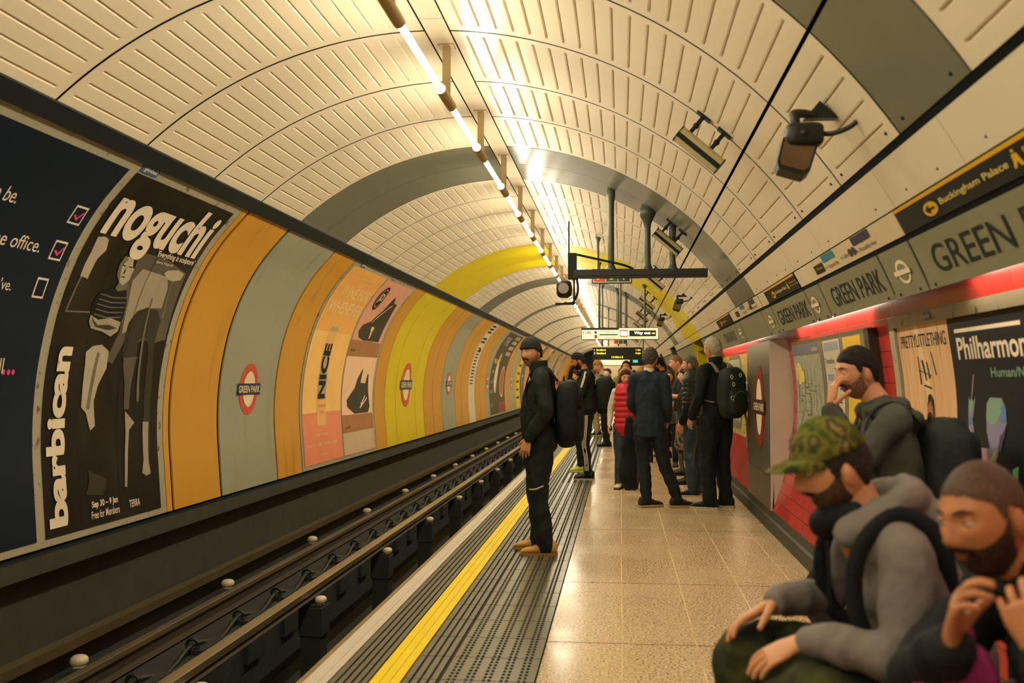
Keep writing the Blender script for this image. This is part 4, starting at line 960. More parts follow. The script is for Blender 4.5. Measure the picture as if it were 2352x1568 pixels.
def beardf(full=0):
    return lambda p, a: min(interp(abs(a), BT)+full-p.z, p.z+.119, .05)
def stachef(p, a):
    if abs(a) > 1: return -.02
    x = abs(p.x); return min(-.0345-.18*x-p.z, p.z+.0455+.30*x+(.0 if x < .02 else (x-.02)*1.2), .030-x)
def stub(col, sk, dens=.5):
    n = 'stubble'+col+sk.name
    if n in MC: return MC[n]
    m = mat(n, col, .7); nt = m.node_tree; mx = nt.nodes[m['mix']]; c = sk.node_tree.nodes[sk['mix']].inputs['A'].default_value
    mx.inputs['B'].default_value = tuple(c); mx.inputs['A'].default_value = lin(col)+(1,)
    N = nt.nodes; q = [x for x in N if x.bl_idname == 'ShaderNodeTexNoise'][0]; q.inputs['Scale'].default_value = 520; q.inputs['Detail'].default_value = 2
    r = N.new('ShaderNodeMapRange'); r.inputs['From Min'].default_value = dens-.06; r.inputs['From Max'].default_value = dens+.12
    nt.links.new(q.outputs['Fac'], r.inputs['Value']); nt.links.new(r.outputs[0], mx.inputs['Factor'])
    return m
def hand(mb, W, D, N, side, curl=.5, sc=1, mi=0, spread=.12, thumb=.7, n=8):
    """palm plus five separate fingers; W wrist, D towards the fingers, N palm side, side +1 thumb along D x N"""
    D = V(D).normalized(); N = V(N); N = (N-D*N.dot(D)).normalized(); T = D.cross(N)*side
    P = lambda d, t, n_: V(W)+(D*d+T*t+N*n_)*sc
    mb.tube([P(-.02,0,0), P(.015,.002,0), P(.055,.004,.002), P(.092,.002,.003)], [(.026*sc,.020*sc),(.030*sc,.017*sc),(.041*sc,.015*sc),(.040*sc,.012*sc)], n=14, mi=mi, k=3, side=T)
    L = (.071,.079,.074,.058); base = (.032,.0105,-.011,-.031); 
    for f in range(4):
        b = P(.088-.006*abs(f-1), base[f], .002); a0 = curl*.55; d = (D*cos(a0)+N*sin(a0)+T*spread*(1.5-f)*.5).normalized(); q = [b-D*.012*sc, b]
        ax = D.cross(N)
        for s_, fr in enumerate((.44,.31,.25)):
            q.append(q[-1]+d*L[f]*fr*sc); d = (M.Rotation(curl*.75, 3, ax) @ d).normalized()
        r = .0088 if f < 3 else .0076
        mb.tube(q, [r*1.05*sc, r*1.08*sc, r*sc, r*.92*sc, r*.72*sc], n=n, mi=mi, k=2)
    b = P(.012,.026,.006); d = (D*.55+T*thumb+N*.35).normalized()
    q = [b-D*.005*sc, b+d*.03*sc]; d2 = (d+D*.35+N*curl*.4).normalized(); q.append(q[-1]+d2*.032*sc); d3 = (d2+D*.2-T*.25+N*curl*.3).normalized(); q.append(q[-1]+d3*.026*sc)
    mb.tube(q, [.014*sc,.0125*sc,.0105*sc,.008*sc], n=n, mi=mi, k=2)
def remesh(mb, vox, smooth=6):
    """fuse overlapping lofts into one continuous surface"""
    me = mb.build('t', [m_skin[0]], me_only=True); o = bpy.data.objects.new('t', me); COL.objects.link(o)
    r = o.modifiers.new('r', 'REMESH'); r.mode = 'VOXEL'; r.voxel_size = vox; r.use_smooth_shade = True
    s = o.modifiers.new('s', 'SMOOTH'); s.factor = .6; s.iterations = smooth
    dg = bpy.context.evaluated_depsgraph_get(); me2 = bpy.data.meshes.new_from_object(o.evaluated_get(dg))
    out = MB(); out.add([v.co[:] for v in me2.vertices], [tuple(p.vertices) for p in me2.polygons])
    bpy.data.objects.remove(o); bpy.data.meshes.remove(me); bpy.data.meshes.remove(me2)
    return out
def folds(mb, amp, fq, seed=0, st=(1,1,.6)):
    """cloth creases pushed into the surface along vertex normals"""
    me = mb.build('t', [m_skin[0]], me_only=True); nn = [v.normal.copy() for v in me.vertices]; bpy.data.meshes.remove(me)
    o = []
    for p, n in zip(mb.v, nn):
        q = V((p[0]*fq*st[0]+seed*3.1, p[1]*fq*st[1], p[2]*fq*st[2]))
        d = 1-abs(noise.noise(q))*2.4 + .5*noise.noise(q*2.3)
        o.append(tuple(V(p)+n*(d*amp)))
    mb.v = o; return mb
J0 = dict(pel=(0,0,.95), wai=(0,0,1.09), che=(0,.01,1.29), nek=(0,-.015,1.50), hed=(0,.02,1.655), hpL=(-.09,0,.93), hpR=(.09,0,.93), knL=(-.10,.02,.50), knR=(.10,.02,.50), anL=(-.11,-.02,.085), anR=(.11,-.02,.085),
 shL=(-.170,-.01,1.435), shR=(.170,-.01,1.435), elL=(-.215,-.04,1.15), elR=(.215,-.04,1.15), wrL=(-.22,.05,.91), wrR=(.22,.05,.91))
def person(label, x, y, yaw, H=1.78, pose={}, skin=0, head=(0,0,0), hair=('short','2a221a'), top=('coat','1c211d'), topz=.84, bulk=1.0, legs=('trouser','1b201d'), leg=1.0, shoes='191b17', sole='2a2a22',
           beard=None, extras=None, detail=1, hands=(1,1), hcurl=(.5,.5), hdir=(None,None), hN=(None,None), foot=(0,0), collar=True, vox=.0115, sleeve=None, z0=0, leglen='full', topm=None, legm=None, gap=0, brow=True, shoe_h=1, build_legs=True, fat=0, gaze=0, addtop=None):
    k = H/1.78
    J = {a: V(b)*k for a, b in J0.items()}
    for a, b in pose.items(): J[a] = V(b)
    r = empty('person', (x, y, z0), label, 'person', rz=radians(yaw))
    S_ = skin; sk = m_skin[S_]
    hy, hp, hr = (radians(a) for a in head)
    up = (J['hed']-J['nek']).normalized()
    HM = M.Translation(J['hed']) @ M.Rotation(hy, 4, 'Z') @ M.Rotation(hp, 4, 'X') @ M.Rotation(hr, 4, 'Y') @ M.Scale(k*.99, 4)
    # ---- body: one fused surface, with head and hands
    b = MB()
    b.tube([J['pel']-V((0,0,.05)), J['pel'], J['wai'], J['che'], J['nek']-V((0,0,.05))], [(.13*k,.09*k),(.14*k,.10*k),(.12*k,.09*k),(.14*k,.10*k),(.10*k,.07*k)], n=16, k=3, side=(1,0,0))
    for s in 'LR':
        b.tube([J['sh'+s], J['el'+s], J['wr'+s]], [.042*k,.034*k,.025*k], n=10, k=4)
        if build_legs: b.tube([J['hp'+s], J['kn'+s], J['an'+s]], [.072*k,.050*k,.034*k], n=10, k=4)
    b = remesh(b, .014, 3)
    hb = HM @ V((0,-.03,-.06))
    b.tube([J['nek']-V((0,0,.07)), J['nek'], J['nek'].lerp(hb,.6), hb], [(.075*k,.06*k),(.057*k,.056*k),(.054*k,.056*k),(.052*k,.055*k)], n=16, k=3, side=(1,0,0))
    head_mesh(b, HM, detail)
    for n_, s in enumerate('LR'):
        if hands[n_]:
            D = hdir[n_] or (J['wr'+s]-J['el'+s]); N_ = hN[n_] or (V((1,0,0)) if s == 'L' else V((-1,0,0)))
            hand(b, J['wr'+s]+V(D).normalized()*.012, D, N_, -1 if s == 'L' else 1, hcurl[n_], k*.98)
    b.build('body', [sk, m_lip[S_]], r)
    if detail:
        for s in (-1, 1):
            E_ = HM @ M.Translation((.031*s, .0745, .012)); gz = M.Rotation(gaze, 4, 'Z')
            e = MB(); e.sph((0,0,0), .0118, 1, 14, 10, 0); eo = e.build('eye', [m_eye], r, mx=E_ @ gz)
            e = MB(); e.sph((0,.0062,0), (.0064,.0060,.0064), 1, 12, 8); e.build('iris', m_iris, eo, mx=E_ @ gz)
            lid = MB(); lid.grid(lambda i, j: V((.0131*cos(pi*i)*cos(-.2+j*1.7), .0131*sin(pi*i)*cos(-.2+j*1.7)*1.0, .0131*sin(.22+j*1.2))), 14, 6)
            lid.grid(lambda i, j: V((.0129*cos(pi*i)*cos(.5+j), .0129*sin(pi*i)*cos(.5+j), -.0129*sin(.42+j))), 14, 5)
            lid.build('eyelid', sk, r, mx=E_)
            if brow: MB().tube([headpt(*sph_(.014*s,.031), .001), headpt(*sph_(.030*s,.0365), .002), headpt(*sph_(.047*s,.031), .0)], [.0018,.0036,.0014], n=6).build('eyebrow', hairm(hair[1], hair[1]) if kindb(hair) else hairm('2a2018','2a2018'), r, mx=HM)
    # ---- hair
    hm = hairm(hair[1], hair[1]); kind = hair[0]
    if kind == 'short': shell(HM, hairline(), .012, 1).build('hair', hm, r)
    elif kind == 'buzz': shell(HM, hairline(.066,.03,-.045), .0022, 2, .0006, .25).build('hair', stub(hair[1], sk, .62), r)
    elif kind == 'crop':
        shell(HM, hairline(.058,.03,-.055), lambda p, a: .006+.022*max(0, (p.z-.03)/.09)*(1 if abs(a) < 2.2 else .7), 3, .006).build('hair', hm, r)
    elif kind == 'curly': shell(HM, hairline(.05,.02,-.06), lambda p, a: .022+.016*max(0, p.z/.12), 5, .02, fq=55).build('hair', hm, r)
    elif kind == 'full': shell(HM, hairline(.060,.012,-.07), lambda p, a: .014+.006*max(0, p.z/.12), 4, .008, fq=45).build('hair', hm, r)
    elif kind == 'long':
        q = shell(HM, hairline(.066,.02,-.09, .5), lambda p, a: .016, 6, .006)
        h2 = MB()
        for s in (-1, 1):
            h2.tube([V((.062*s,.012,.05)), V((.085*s,-.004,-.03)), V((.082*s,.005,-.12)), V((.075*s,.02,-.21))], [(.02,.03),(.022,.04),(.024,.035),(.012,.02)], n=10, k=4)
        h2.tube([V((0,-.075,.04)), V((0,-.095,-.05)), V((0,-.08,-.15)), V((0,-.07,-.21))], [(.06,.03),(.075,.035),(.075,.03),(.05,.015)], n=14, k=4, side=(1,0,0))
        q.join(h2, HM); q.build('hair', hm, r)
    elif kind == 'beanie':
        q = shell(HM, lambda p, a: (p.z-(.042 if abs(a) < 1.2 else .042-.075*min(1,(abs(a)-1.2)/.9)))*3, lambda p, a: .013+.010*max(0,(p.z-.05)/.07), 7, .003)
        h2 = MB()
        def rim(t):
            a = 2*pi*t-pi; zz = (.046 if abs(a) < 1.2 else .046-.075*min(1,(abs(a)-1.2)/.9)); return headpt(math.acos(max(-1,min(1,zz/.119))), a, .011)
        h2.tube([rim(i/28) for i in range(28)]+[rim(0)], [(.008,.010)]*29, n=8, k=1, cap=False); q.join(h2, HM); q.build('beanie', hm, r)
    elif kind == 'cap':
        shell(HM, hairline(.05,.01,-.06), .006, 1, .002).build('hair', hairm('2a221a','2a221a'), r)
        cm = camo('cap', ['262b12','4d551c','6c6a2a','33351a','8a7c4c'], 18, (1,1,1), .95)
        shell(HM, lambda p, a: (p.z-.040+.012*cos(a))*3, lambda p, a: .013+.016*max(0,(p.z-.04)/.08)+.004*cos(a), 8, .002).build('cap', cm, r)
        m2 = MB()
        def br(i, j):
            a = (i-.5)*2.2; p = headpt(math.acos(.052/.119), a, .012); d = V((sin(a)*.45, 1, 0)).normalized(); e = 1-(abs(i-.5)*2)**2.2
            q = p+d*(.085*e*j)+V((0,0,-.010-.022*j*j+.010*j-.02*(abs(i-.5)*2)**2*j)); return q
        m2.grid(lambda i, j: br(i, j)+V((0,0,.003)), 22, 8); m2.grid(lambda i, j: br(i, j), 22, 8, flip=True)
        m2.build('cap_brim', cm, r, mx=HM)
        art('cap_patch', lambda u, v, o: HM @ headpt(math.acos(v/.119), u, .034 if v > .08 else .028), [rect(.35,.55,.062,.10)], mat('cap patch','c9b78c',.7), 0, r, cut=.01)
    elif kind == 'hooded':
        shell(HM, hairline(.05,.0,-.08,.4), .010, 6, .004).build('hair', hm, r)
    if beard:
        bm_ = hairm(beard[1], beard[1])
        if beard[0] in ('full','long'): shell(HM, beardf(), .006 if beard[0] == 'full' else .014, 9, .003, .5).build('beard', bm_, r)
        if beard[0] == 'stubble': shell(HM, beardf(.004), .0016, 9, .0005, .3).build('beard', stub(beard[1], sk, beard[2] if len(beard) > 2 else .5), r)
        shell(HM, stachef, .0045, 3, .001, 1.2, nt=130, np_=180).build('moustache', bm_, r)
    # ---- top garment
    tn, tc_ = top; tm = topm or cloth(tn+tc_, tc_)
    c = MB(); B = bulk*k; hz = topz*k if topz > .3 else topz
    pl = J['pel']; ax = (J['wai']-pl).normalized(); low = pl+ax*(-(pl.z-hz)/max(.3, ax.z)) if ax.z > .3 else pl
    c.tube([low, pl+ax*.02, J['wai'], J['che'], (J['shL']+J['shR'])/2+V((0,0,-.02*k)), J['nek']+V((0,0,-.025*k))],
           [(.164*B+fat,.122*B+fat),(.165*B+fat,.126*B+fat),(.150*B+fat,.120*B+fat*1.3),(.166*B,.126*B+fat*.5),(.140*B,.095*B),(.076*k,.072*k)], n=24, k=4, side=(1,0,0), flat0=.12)
    c.tube([J['shL'], (J['shL']+J['shR'])/2+V((0,0,.012)), J['shR']], [.060*B,.074*B,.060*B], n=12, k=3)
    for n_, s in enumerate('LR'):
        sl = sleeve
        if sl == 'short': e = J['sh'+s].lerp(J['el'+s], .75); c.tube([J['sh'+s], J['sh'+s].lerp(e,.5), e], [.070*B,.066*B,.060*B], n=12, k=3)
        elif sl == 'none': pass
        else:
            e1 = J['el'+s]; w1 = J['wr'+s]
            c.tube([J['sh'+s], J['sh'+s].lerp(e1,.5), e1, e1.lerp(w1,.5), e1.lerp(w1,.96)], [.061*B,.058*B,.050*B,.046*B,.037*B], n=14, k=4)
    if addtop: c.join(addtop())
    c = remesh(c, vox, 4); folds(c, .0095*B, 6.5, len(label)); folds(c, .0045*B, 15, 2); c.build(tn, tm, r)
    if collar:
        n0 = J['nek']; f = V((0,.012,0))
        q = MB(); q.tube([n0+V((0,-.0,-.035*k)), n0+V((0,.0,.0)), n0+V((0,.008,.048*k if collar is True else collar*k))], [(.092*k,.088*k),(.076*k,.078*k),(.074*k,.080*k)], n=20, k=4, side=(1,0,0), cap=False)
        q.f = [a for a in q.f if len(a) == 4]; q.m = q.m[:len(q.f)]; q.sm = q.sm[:len(q.f)]
        o = q.build('collar', tm, r); sd = o.modifiers.new('t', 'SOLIDIFY'); sd.thickness = .008
    # ---- trousers
    ln, lc_ = legs; lm = legm or cloth(ln+lc_, lc_)
    if build_legs:
        c = MB(); c.tube([pl+ax*.10, pl, pl-ax*.06], [(.150*k+fat*.8,.108*k+fat*.8),(.162*k+fat*.8,.118*k+fat*.8),(.150*k,.112*k)], n=20, k=3, side=(1,0,0))
        for s in 'LR':
            h, n1, a1 = J['hp'+s], J['kn'+s], J['an'+s]; c.tube([h, h.lerp(n1,.45), n1, n1.lerp(a1,.5), a1+V((0,0,-.01))], [.094*k*leg,.086*k*leg,.066*k*leg,.062*k*leg,(.052 if leg <= 1 else .062)*k*leg], n=14, k=4)
        c = remesh(c, vox, 3); folds(c, .010, 6.5, len(label)+3, (1,1,.9)); folds(c, .0045, 15, 1); c.build(ln, lm, r)
        for n_, s in enumerate('LR'):
            shoe(r, J['an'+s], foot[n_], shoes, sole, k*shoe_h)
    r['k'] = k
    J['HM'] = HM
    return r, J
def kindb(h): return h[0] not in ('beanie','cap')
def sph_(x, z):
    """polar angles of the face point at x,z"""
    th = math.acos(max(-1, min(1, z/.119))); s = x/(.0765*max(.05, sin(th))); return th, math.asin(max(-1, min(1, s)))
def shoe(r, an, ang, c, sole, k):
    a = V(an); g = MB(); s = MB()
    sec = [(-.09,.034,.085),(-.075,.040,.112),(-.02,.043,.125),(.04,.045,.100),(.10,.050,.072),(.155,.048,.060),(.192,.034,.044)]
    def fn(i, j):
        t = i*(len(sec)-1); q = min(int(t), len(sec)-2); f = t-q; y, w_, h = (sec[q][m_]*(1-f)+sec[q+1][m_]*f for m_ in range(3))
        b = 2*pi*j; return V((w_*cos(b)*(1 if sin(b) < .3 else .94), y, .018+max(0, (h-.018))*.5*(1+math.copysign(abs(sin(b))**.75, sin(b)))))
    g.grid(fn, 24, 16, cv=True)
    for e in (0, 1): g.add([fn(e, j/16) for j in range(16)], [tuple(range(16))], 0, False)
    def fs(i, j, z):
        t = i*(len(sec)-1); q = min(int(t), len(sec)-2); f = t-q; y, w_ = (sec[q][m_]*(1-f)+sec[q+1][m_]*f for m_ in range(2)); return V(((w_+.004)*j, y*1.03, z))
    P = [fs(i/16, 1, 0) for i in range(17)]+[fs(1-i/16, -1, 0) for i in range(17)]; n = len(P)
    s.add(P+[p+V((0,0,.024)) for p in P], [(i, (i+1) % n, n+(i+1) % n, n+i) for i in range(n)]+[tuple(range(n))[::-1], tuple(range(n, 2*n))], 0, False)
    mx = M.Translation((a.x, a.y+.035*k*0, a.z-.085*k)) @ M.Rotation(radians(ang), 4, 'Z') @ M.Scale(k, 4)
    so = g.build('shoe', cloth('shoe'+c, c, .15, 60, .55), r, mx=mx); s.build('shoe_sole', cloth('sole'+sole, sole, .1, 60, .7), so, mx=mx)
    l = MB()
    for i in range(4): l.tube([(-.02,.035+.018*i,.104-.009*i),(0,.037+.018*i,.110-.009*i),(.02,.035+.018*i,.104-.009*i)], .003, n=5)
    l.build('laces', cloth('sole'+sole, sole), so, mx=mx)
def child(r, name, mb, m, lab=None, mx=None):
    o = mb.build(name, m, r, mx=mx)
    if lab: o['label'] = lab
    return o
def backpack(label, pr, J, c, size=(.30,.17,.46), drop=.02, gapb=.13, strapc=None, pocket=True, zoff=0, metal=False):
    """rucksack on a person's back, a thing of its own standing in that person's frame"""
    k = pr['k']; r = empty('backpack', pr.location, label, 'backpack'); r.rotation_euler = pr.rotation_euler
    m = cloth('pack'+c, c, .4, 20, .75); ms = cloth('strap'+(strapc or c), strapc or c, .2, 40, .7)
    ctr = (J['shL']+J['shR'])/2; up = (ctr-J['pel']).normalized(); bk = V((0,-1,0)); bk = (bk-up*bk.dot(up)).normalized(); side = up.cross(bk)*-1
    R_ = M((side, bk*-1, up)).transposed().to_4x4()
    w_, d, h = (a*k for a in size)
    T = M.Translation(ctr+bk*(gapb*k+d*.5)-up*(h*.5-drop*k)) @ R_
    b = MB(); b.sph((0,0,0), (w_/2,d/2,h/2), .6, 40, 32); folds(b, .010, 7, 3); folds(b, .004, 18, 1); b.build('main_bag', m, r, mx=T)
    if pocket:
        b = MB(); b.sph((0,-d*.45,-h*.16), (w_*.4,d*.26,h*.27), .5, 24, 16); b.sph((0,-d*.42,h*.22), (w_*.36,d*.2,h*.16), .5, 20, 14); po = b.build('front_pocket', m, r, mx=T)
        b = MB(); z = V; b.tube([z((w_*.36*cos(a), -d*.68-.0, -h*.16+h*.2*sin(a))) for a in [pi*i/10 for i in range(11)]], .004, n=6, k=1); b.build('zip', ms, po, mx=T)
    b = MB(); b.tube([V((-.03,d*.2,h*.48)), V((0,d*.2,h*.56)), V((.03,d*.2,h*.48))], .008, n=8); b.build('carry_loop', ms, r, mx=T)
    for s, n_ in ((-1,'L'),(1,'R')):
        sh = J['sh'+n_]; x = lambda a, b_, c_: ctr+side*(a*s*k)+bk*(-b_*k)+up*(c_*k)
        b = MB(); b.tube([x(.09,-.12,-.02), x(.11,-.05,.068), x(.12,.03,.074), x(.115,.095,.02), x(.12,.126,-.10), x(.14,.10,-.22), x(.165,.02,-.30), x(.14,-.11,-.33)], [(.026*k,.006*k)]*8, n=8, k=4, side=side+up*.01)
        b.build('strap', ms, r)
    return r, T
# ---------------------------------------------------------------- the people on the platform
m_refl = mat('reflective strip', 'c8c4b0', .4); m_ph = mat('phone case', '15171a', .25, .2)
# man in the beanie, nearest the track
r, J = person('man in black beanie, black jacket and tan boots standing at the platform edge', -.665, 8.35, 90, 1.81,
  dict(hed=(0,.085,1.665), nek=(0,.02,1.515), che=(0,.01,1.30), wai=(0,.03,1.10), pel=(0,.0,.96), elL=(-.27,-.06,1.20), wrL=(-.205,.085,.965), knL=(-.11,.03,.52), anL=(-.12,-.045,.09), knR=(.12,.03,.52), anR=(.17,.04,.09)),
  skin=0, gaze=.15, head=(56,-3,3), hair=('beanie','20241e'), top=('jacket','1d241d'), topz=.88, bulk=1.10, legs=('trousers','18211f'), leg=1.14, shoes='c4934c', sole='94703c', beard=('stubble','3a2a1e',.44), hcurl=(.35,.4), hdir=((0,.30,-1),None), hN=((.9,-.2,0),None), collar=.085, detail=1, shoe_h=1.03)
k = r['k']
MB().tube([(-.185,.085,.545),(-.205,.03,.55),(-.185,-.03,.575)], [(.003,.009)]*3, n=6).build('reflective_strip', m_refl, r)
MB().tube([(-.20,-.03,1.47),(-.245,-.06,1.36),(-.30,-.07,1.25),(-.27,.0,1.1)], .0035, n=5).build('piping', cloth('pip','3c4535',.1), r)
backpack('black rucksack worn by the man in the beanie', r, J, '151a17', (.34,.19,.54), drop=-.02, gapb=.12)
# tracksuit man
r, J = person('stocky bearded man in black tracksuit with three white leg stripes, looking at a phone', -.50, 14.5, 90, 1.85,
  dict(hed=(0,.11,1.70), nek=(0,.01,1.545), che=(0,.02,1.33), elL=(-.27,.10,1.22), wrL=(-.15,.34,1.36), elR=(.26,.10,1.22), wrR=(.10,.34,1.33)), skin=1, head=(5,-16,0), hair=('crop','1c1713'), top=('track_jacket','181d19'), topz=1.0, bulk=1.12, fat=.03,
  legs=('track_trousers','161b18'), leg=.95, shoes='171915', sole='b9b4a4', beard=('full','231b15'), hcurl=(.9,.9), hN=((.6,-.3,.5),(-.6,-.3,.5)), hdir=((.1,.6,.6),(-.1,.6,.5)))
for i in range(3):
    o = .022*(i-1)
    MB().tube([(-.198,o,.93),(-.204,o+.012,.72),(-.178,o+.03,.52),(-.176,o+.0,.32),(-.178,o-.01,.14)], [(.0045,.008)]*5, n=6, side=(1,0,0)).build('leg_stripe', m_refl, r)
MB().tube([(-.235,.0,1.55),(-.275,.02,1.46),(-.315,.06,1.33)], [(.004,.018)]*3, n=6, side=(1,.1,0)).build('sleeve_stripe', m_refl, r)
g = lambda u, v, o: V((-.196, u, v))
art('leg_logo', g, [ell(.085,.745,.006,.016,12), [(.06,.74),(.066,.755),(.08,.735),(.078,.728)], [(.11,.74),(.104,.755),(.09,.735),(.092,.728)], rect(.062,.108,.716,.722)], m_refl, 0, r, cut=0)
MB().tube([(.06,.06,1.56),(.0,.13,1.52),(-.06,.06,1.56)], .022, n=8).sph((-.07,.09,1.54),(.035,.045,.05),.8).build('headphones', m_ph, r)
backpack('large black rucksack on the tracksuit man', r, J, '171c19', (.36,.24,.52), drop=.0, gapb=.13)
o = MB().box((-.035,-.006,-.07),(.035,.006,.07)).build('mobile_phone', m_ph); o.location = (-.98, 14.42, 1.50); o.rotation_euler = (radians(20), radians(-40), radians(80)); tag(o, 'black phone held up by the tracksuit man', 'phone')
# half hidden person in lime trainers
r, J = person('person in lime green trainers mostly hidden behind the tracksuit man', -.64, 15.7, 90, 1.62, dict(elL=(-.2,.16,1.08), wrL=(-.12,.36,1.2)), skin=3, head=(0,-12,0), hair=('full','2c2018'), top=('pale_jumper','c9bda2'), legs=('leggings','181c1b'), leg=.8, shoes='c3d437', sole='dfe6a0', collar=False, detail=0)
# blond man in burgundy gilet
r, J = person('tall blond man in burgundy gilet looking down, black shoes', -.33, 21.6, 95, 1.90, dict(hed=(0,.15,1.72), nek=(0,.05,1.58)), skin=3, head=(5,-24,0), hair=('crop','a87b3c'), top=('shirt','b9b096'), legs=('trousers','171b1a'), shoes='14150f', detail=0, hdir=((0,.1,-1),None))
c = MB(); c.tube([(0,0,1.02),(0,.0,1.15),(0,.01,1.35),(0,0,1.52),(0,.02,1.59)], [(.19,.14),(.185,.14),(.195,.14),(.15,.11),(.085,.085)], n=20, side=(1,0,0)); c.build('gilet', cloth('gilet','7c2a30'), r)
# camo jacket, light trousers
person('man with black curls in patterned jacket and light trousers far behind the tracksuit man', -.62, 25.6, 80, 1.80, {}, skin=2, head=(0,-12,0), hair=('curly','17130f'), top=('patterned_jacket','4d5a48'), topm=camo('jacket',['2f3a2c','6a7a66','a9a590','283024'],9), legs=('light_trousers','a59a7c'), shoes='1b1b18', sole='c9bfa2', detail=0)
# glasses man walking towards the camera
r, J = person('long haired bearded man in glasses and olive coat walking towards the camera', .10, 19.6, 186, 1.80, dict(hed=(0,.05,1.68), nek=(0,0,1.52), knL=(-.09,.10,.50), anL=(-.09,.16,.10), knR=(.09,-.05,.50), anR=(.08,-.26,.13)), skin=0, head=(-14,4,0), hair=('long','1d1713'), top=('coat','8c8060'), topz=.80,
  legs=('trousers','191c1b'), shoes='d9cfa6', sole='e8e0c0', beard=('full','1f1813'), hdir=((0,.1,-1),(0,.15,-1)), brow=True)
MB().tube([(0,.10,1.0),(0,.115,1.2),(0,.10,1.42)], [(.06,.02),(.075,.03),(.05,.03)], n=14, side=(1,0,0)).build('dark_shirt', cloth('ds','1c1e1c'), r)
for s in (-1,1): MB().tube([V((.031*s+.022*cos(a),.099,.013+.017*sin(a))) for a in [2*pi*i/14 for i in range(15)]], .0018, n=5, k=1, cap=False).tube([V((.053*s,.096,.016)),V((.075*s,.03,.014)),V((.08*s,-.01,.012))], .0016, n=5).build('glasses', m_ph, r, mx=J['HM'])
# woman in red gilet
r, J = person('woman in quilted red gilet and jeans left of the suited man, fair hood trim', .07, 13.3, 165, 1.58, dict(elR=(.21,.02,1.02), wrR=(.2,.12,.84), elL=(-.21,.03,1.02), wrL=(-.2,.1,.84)), skin=3, head=(20,-14,0), hair=('long','4c3420'), top=('jumper','c9c0ac'), topz=.9, bulk=.9, legs=('jeans','39444a'), leg=1.1, shoes='d0c49c')
c = MB()
for i in range(7):
    z = .83+.072*i; a = .146+(.008 if i < 4 else .003*(7-i)); c.tube([(0,0,z-.030),(0,0,z),(0,0,z+.030)], [(a,.134),(a+.014,.150),(a,.134)], n=24, side=(1,0,0), k=2)
c.tube([(0,0,1.28),(0,0,1.34),(0,-.01,1.36)], [(.14,.11),(.10,.09),(.075,.075)], n=20, side=(1,0,0)); c.build('gilet', cloth('red gilet','c22c34',.2,20,.5,.1), r)
MB().tube([J['HM'] @ V((.10*cos(a), -.02+.02*sin(a), -.02+.15*sin(a))) for a in [pi*i/10-.1 for i in range(11)]], .026, n=8).build('hood_trim', hairm('blonde','b9985c'), r)
o = MB().tube([(0,0,.96),(.02,0,.80),(.0,.02,.55),(-.02,0,.30),(.01,0,.16)], [(.05,.04),(.09,.06),(.10,.06),(.105,.06),(.075,.045)], n=18, side=(1,0,0)); folds(o, .01, 9, 2)
o = o.build('coat', cloth('hanging coat','171c1c')); o.location = (.10, 12.1, 0); tag(o, 'dark coat hanging down beside the left leg of the suited man', 'coat')
# suited man
r, J = person('man in dark navy suit seen from behind with legs apart', .32, 11.45, -14, 1.80, dict(hed=(.01,.03,1.675), nek=(0,-.01,1.515), pel=(0,0,.94), hpL=(-.09,0,.91), hpR=(.09,0,.91), knL=(-.07,.02,.50), anL=(-.03,-.03,.09), knR=(.16,.03,.50), anR=(.31,.06,.09), elL=(-.21,.01,1.17), wrL=(-.16,.16,1.02), elR=(.21,.0,1.16), wrR=(.18,.14,.98)), skin=0, head=(-10,0,0),
  hair=('full','5a5244'), top=('suit_jacket','26303a'), topz=.80, bulk=1.0, legs=('suit_trousers','1c2124'), shoes='23231d', sole='a88c60', collar=False, foot=(-50,-60), beard=('full','4a4238'), hdir=(None,None))
q = MB(); q.tube([J['nek']+V((0,.0,-.04)), J['nek']+V((0,.0,.01)), J['nek']+V((0,.006,.05))], [(.085,.075),(.066,.066),(.062,.064)], n=20, side=(1,0,0)); q.v = [(a,b,c-.018) for a,b,c in q.v]; q.build('shirt_collar', cloth('white shirt','d9cdb4',.1), r)
# puffer jacket man
r, J = person('grey haired man in black quilted jacket and faded jeans left of the white haired man', .905, 12.6, 62, 1.75, dict(hed=(0,.05,1.62), nek=(0,0,1.48), elL=(-.23,-.02,1.13), wrL=(-.22,.07,.90)), skin=0, head=(12,0,0), hair=('short','5f584a'), top=('puffer','20241d'), topz=.90, bulk=1.05, legs=('jeans','3b4a54'), legm=dirt(cloth('fade jeans','344450'),'7d8c92',3,.5,.7,(1,1,.5)), leg=1.0, shoes='1d1f1c', sole='c9bfa2', beard=('stubble','6a6254'), foot=(20,25))
c = MB(); pl = J['pel']
for i in range(9):
    z = .97+.058*i; a = (.176+.012*sin(i/8*pi)); c.tube([(0,0,z-.027),(0,0,z),(0,0,z+.027)], [(a,.125),(a+.018,.143),(a,.125)], n=24, side=(1,0,0), k=2)
for n_ in 'LR':
    for i in range(5):
        p = J['sh'+n_].lerp(J['el'+n_], .15+i*.2); d = (J['el'+n_]-J['sh'+n_]).normalized(); c.tube([p-d*.028, p, p+d*.028], [.060,.074,.060], n=14, k=2)
c.build('quilting', cloth('quilt','23271f',.15,30,.45), r)
c = MB(); c.tube([J['nek']+V((0,-.09,-.09)), J['nek']+V((0,-.07,-.0)), J['nek']+V((0,-.02,.04))], [(.12,.05),(.11,.05),(.085,.04)], n=16, side=(1,0,0)); c.build('hood', cloth('quilt','23271f'), r)
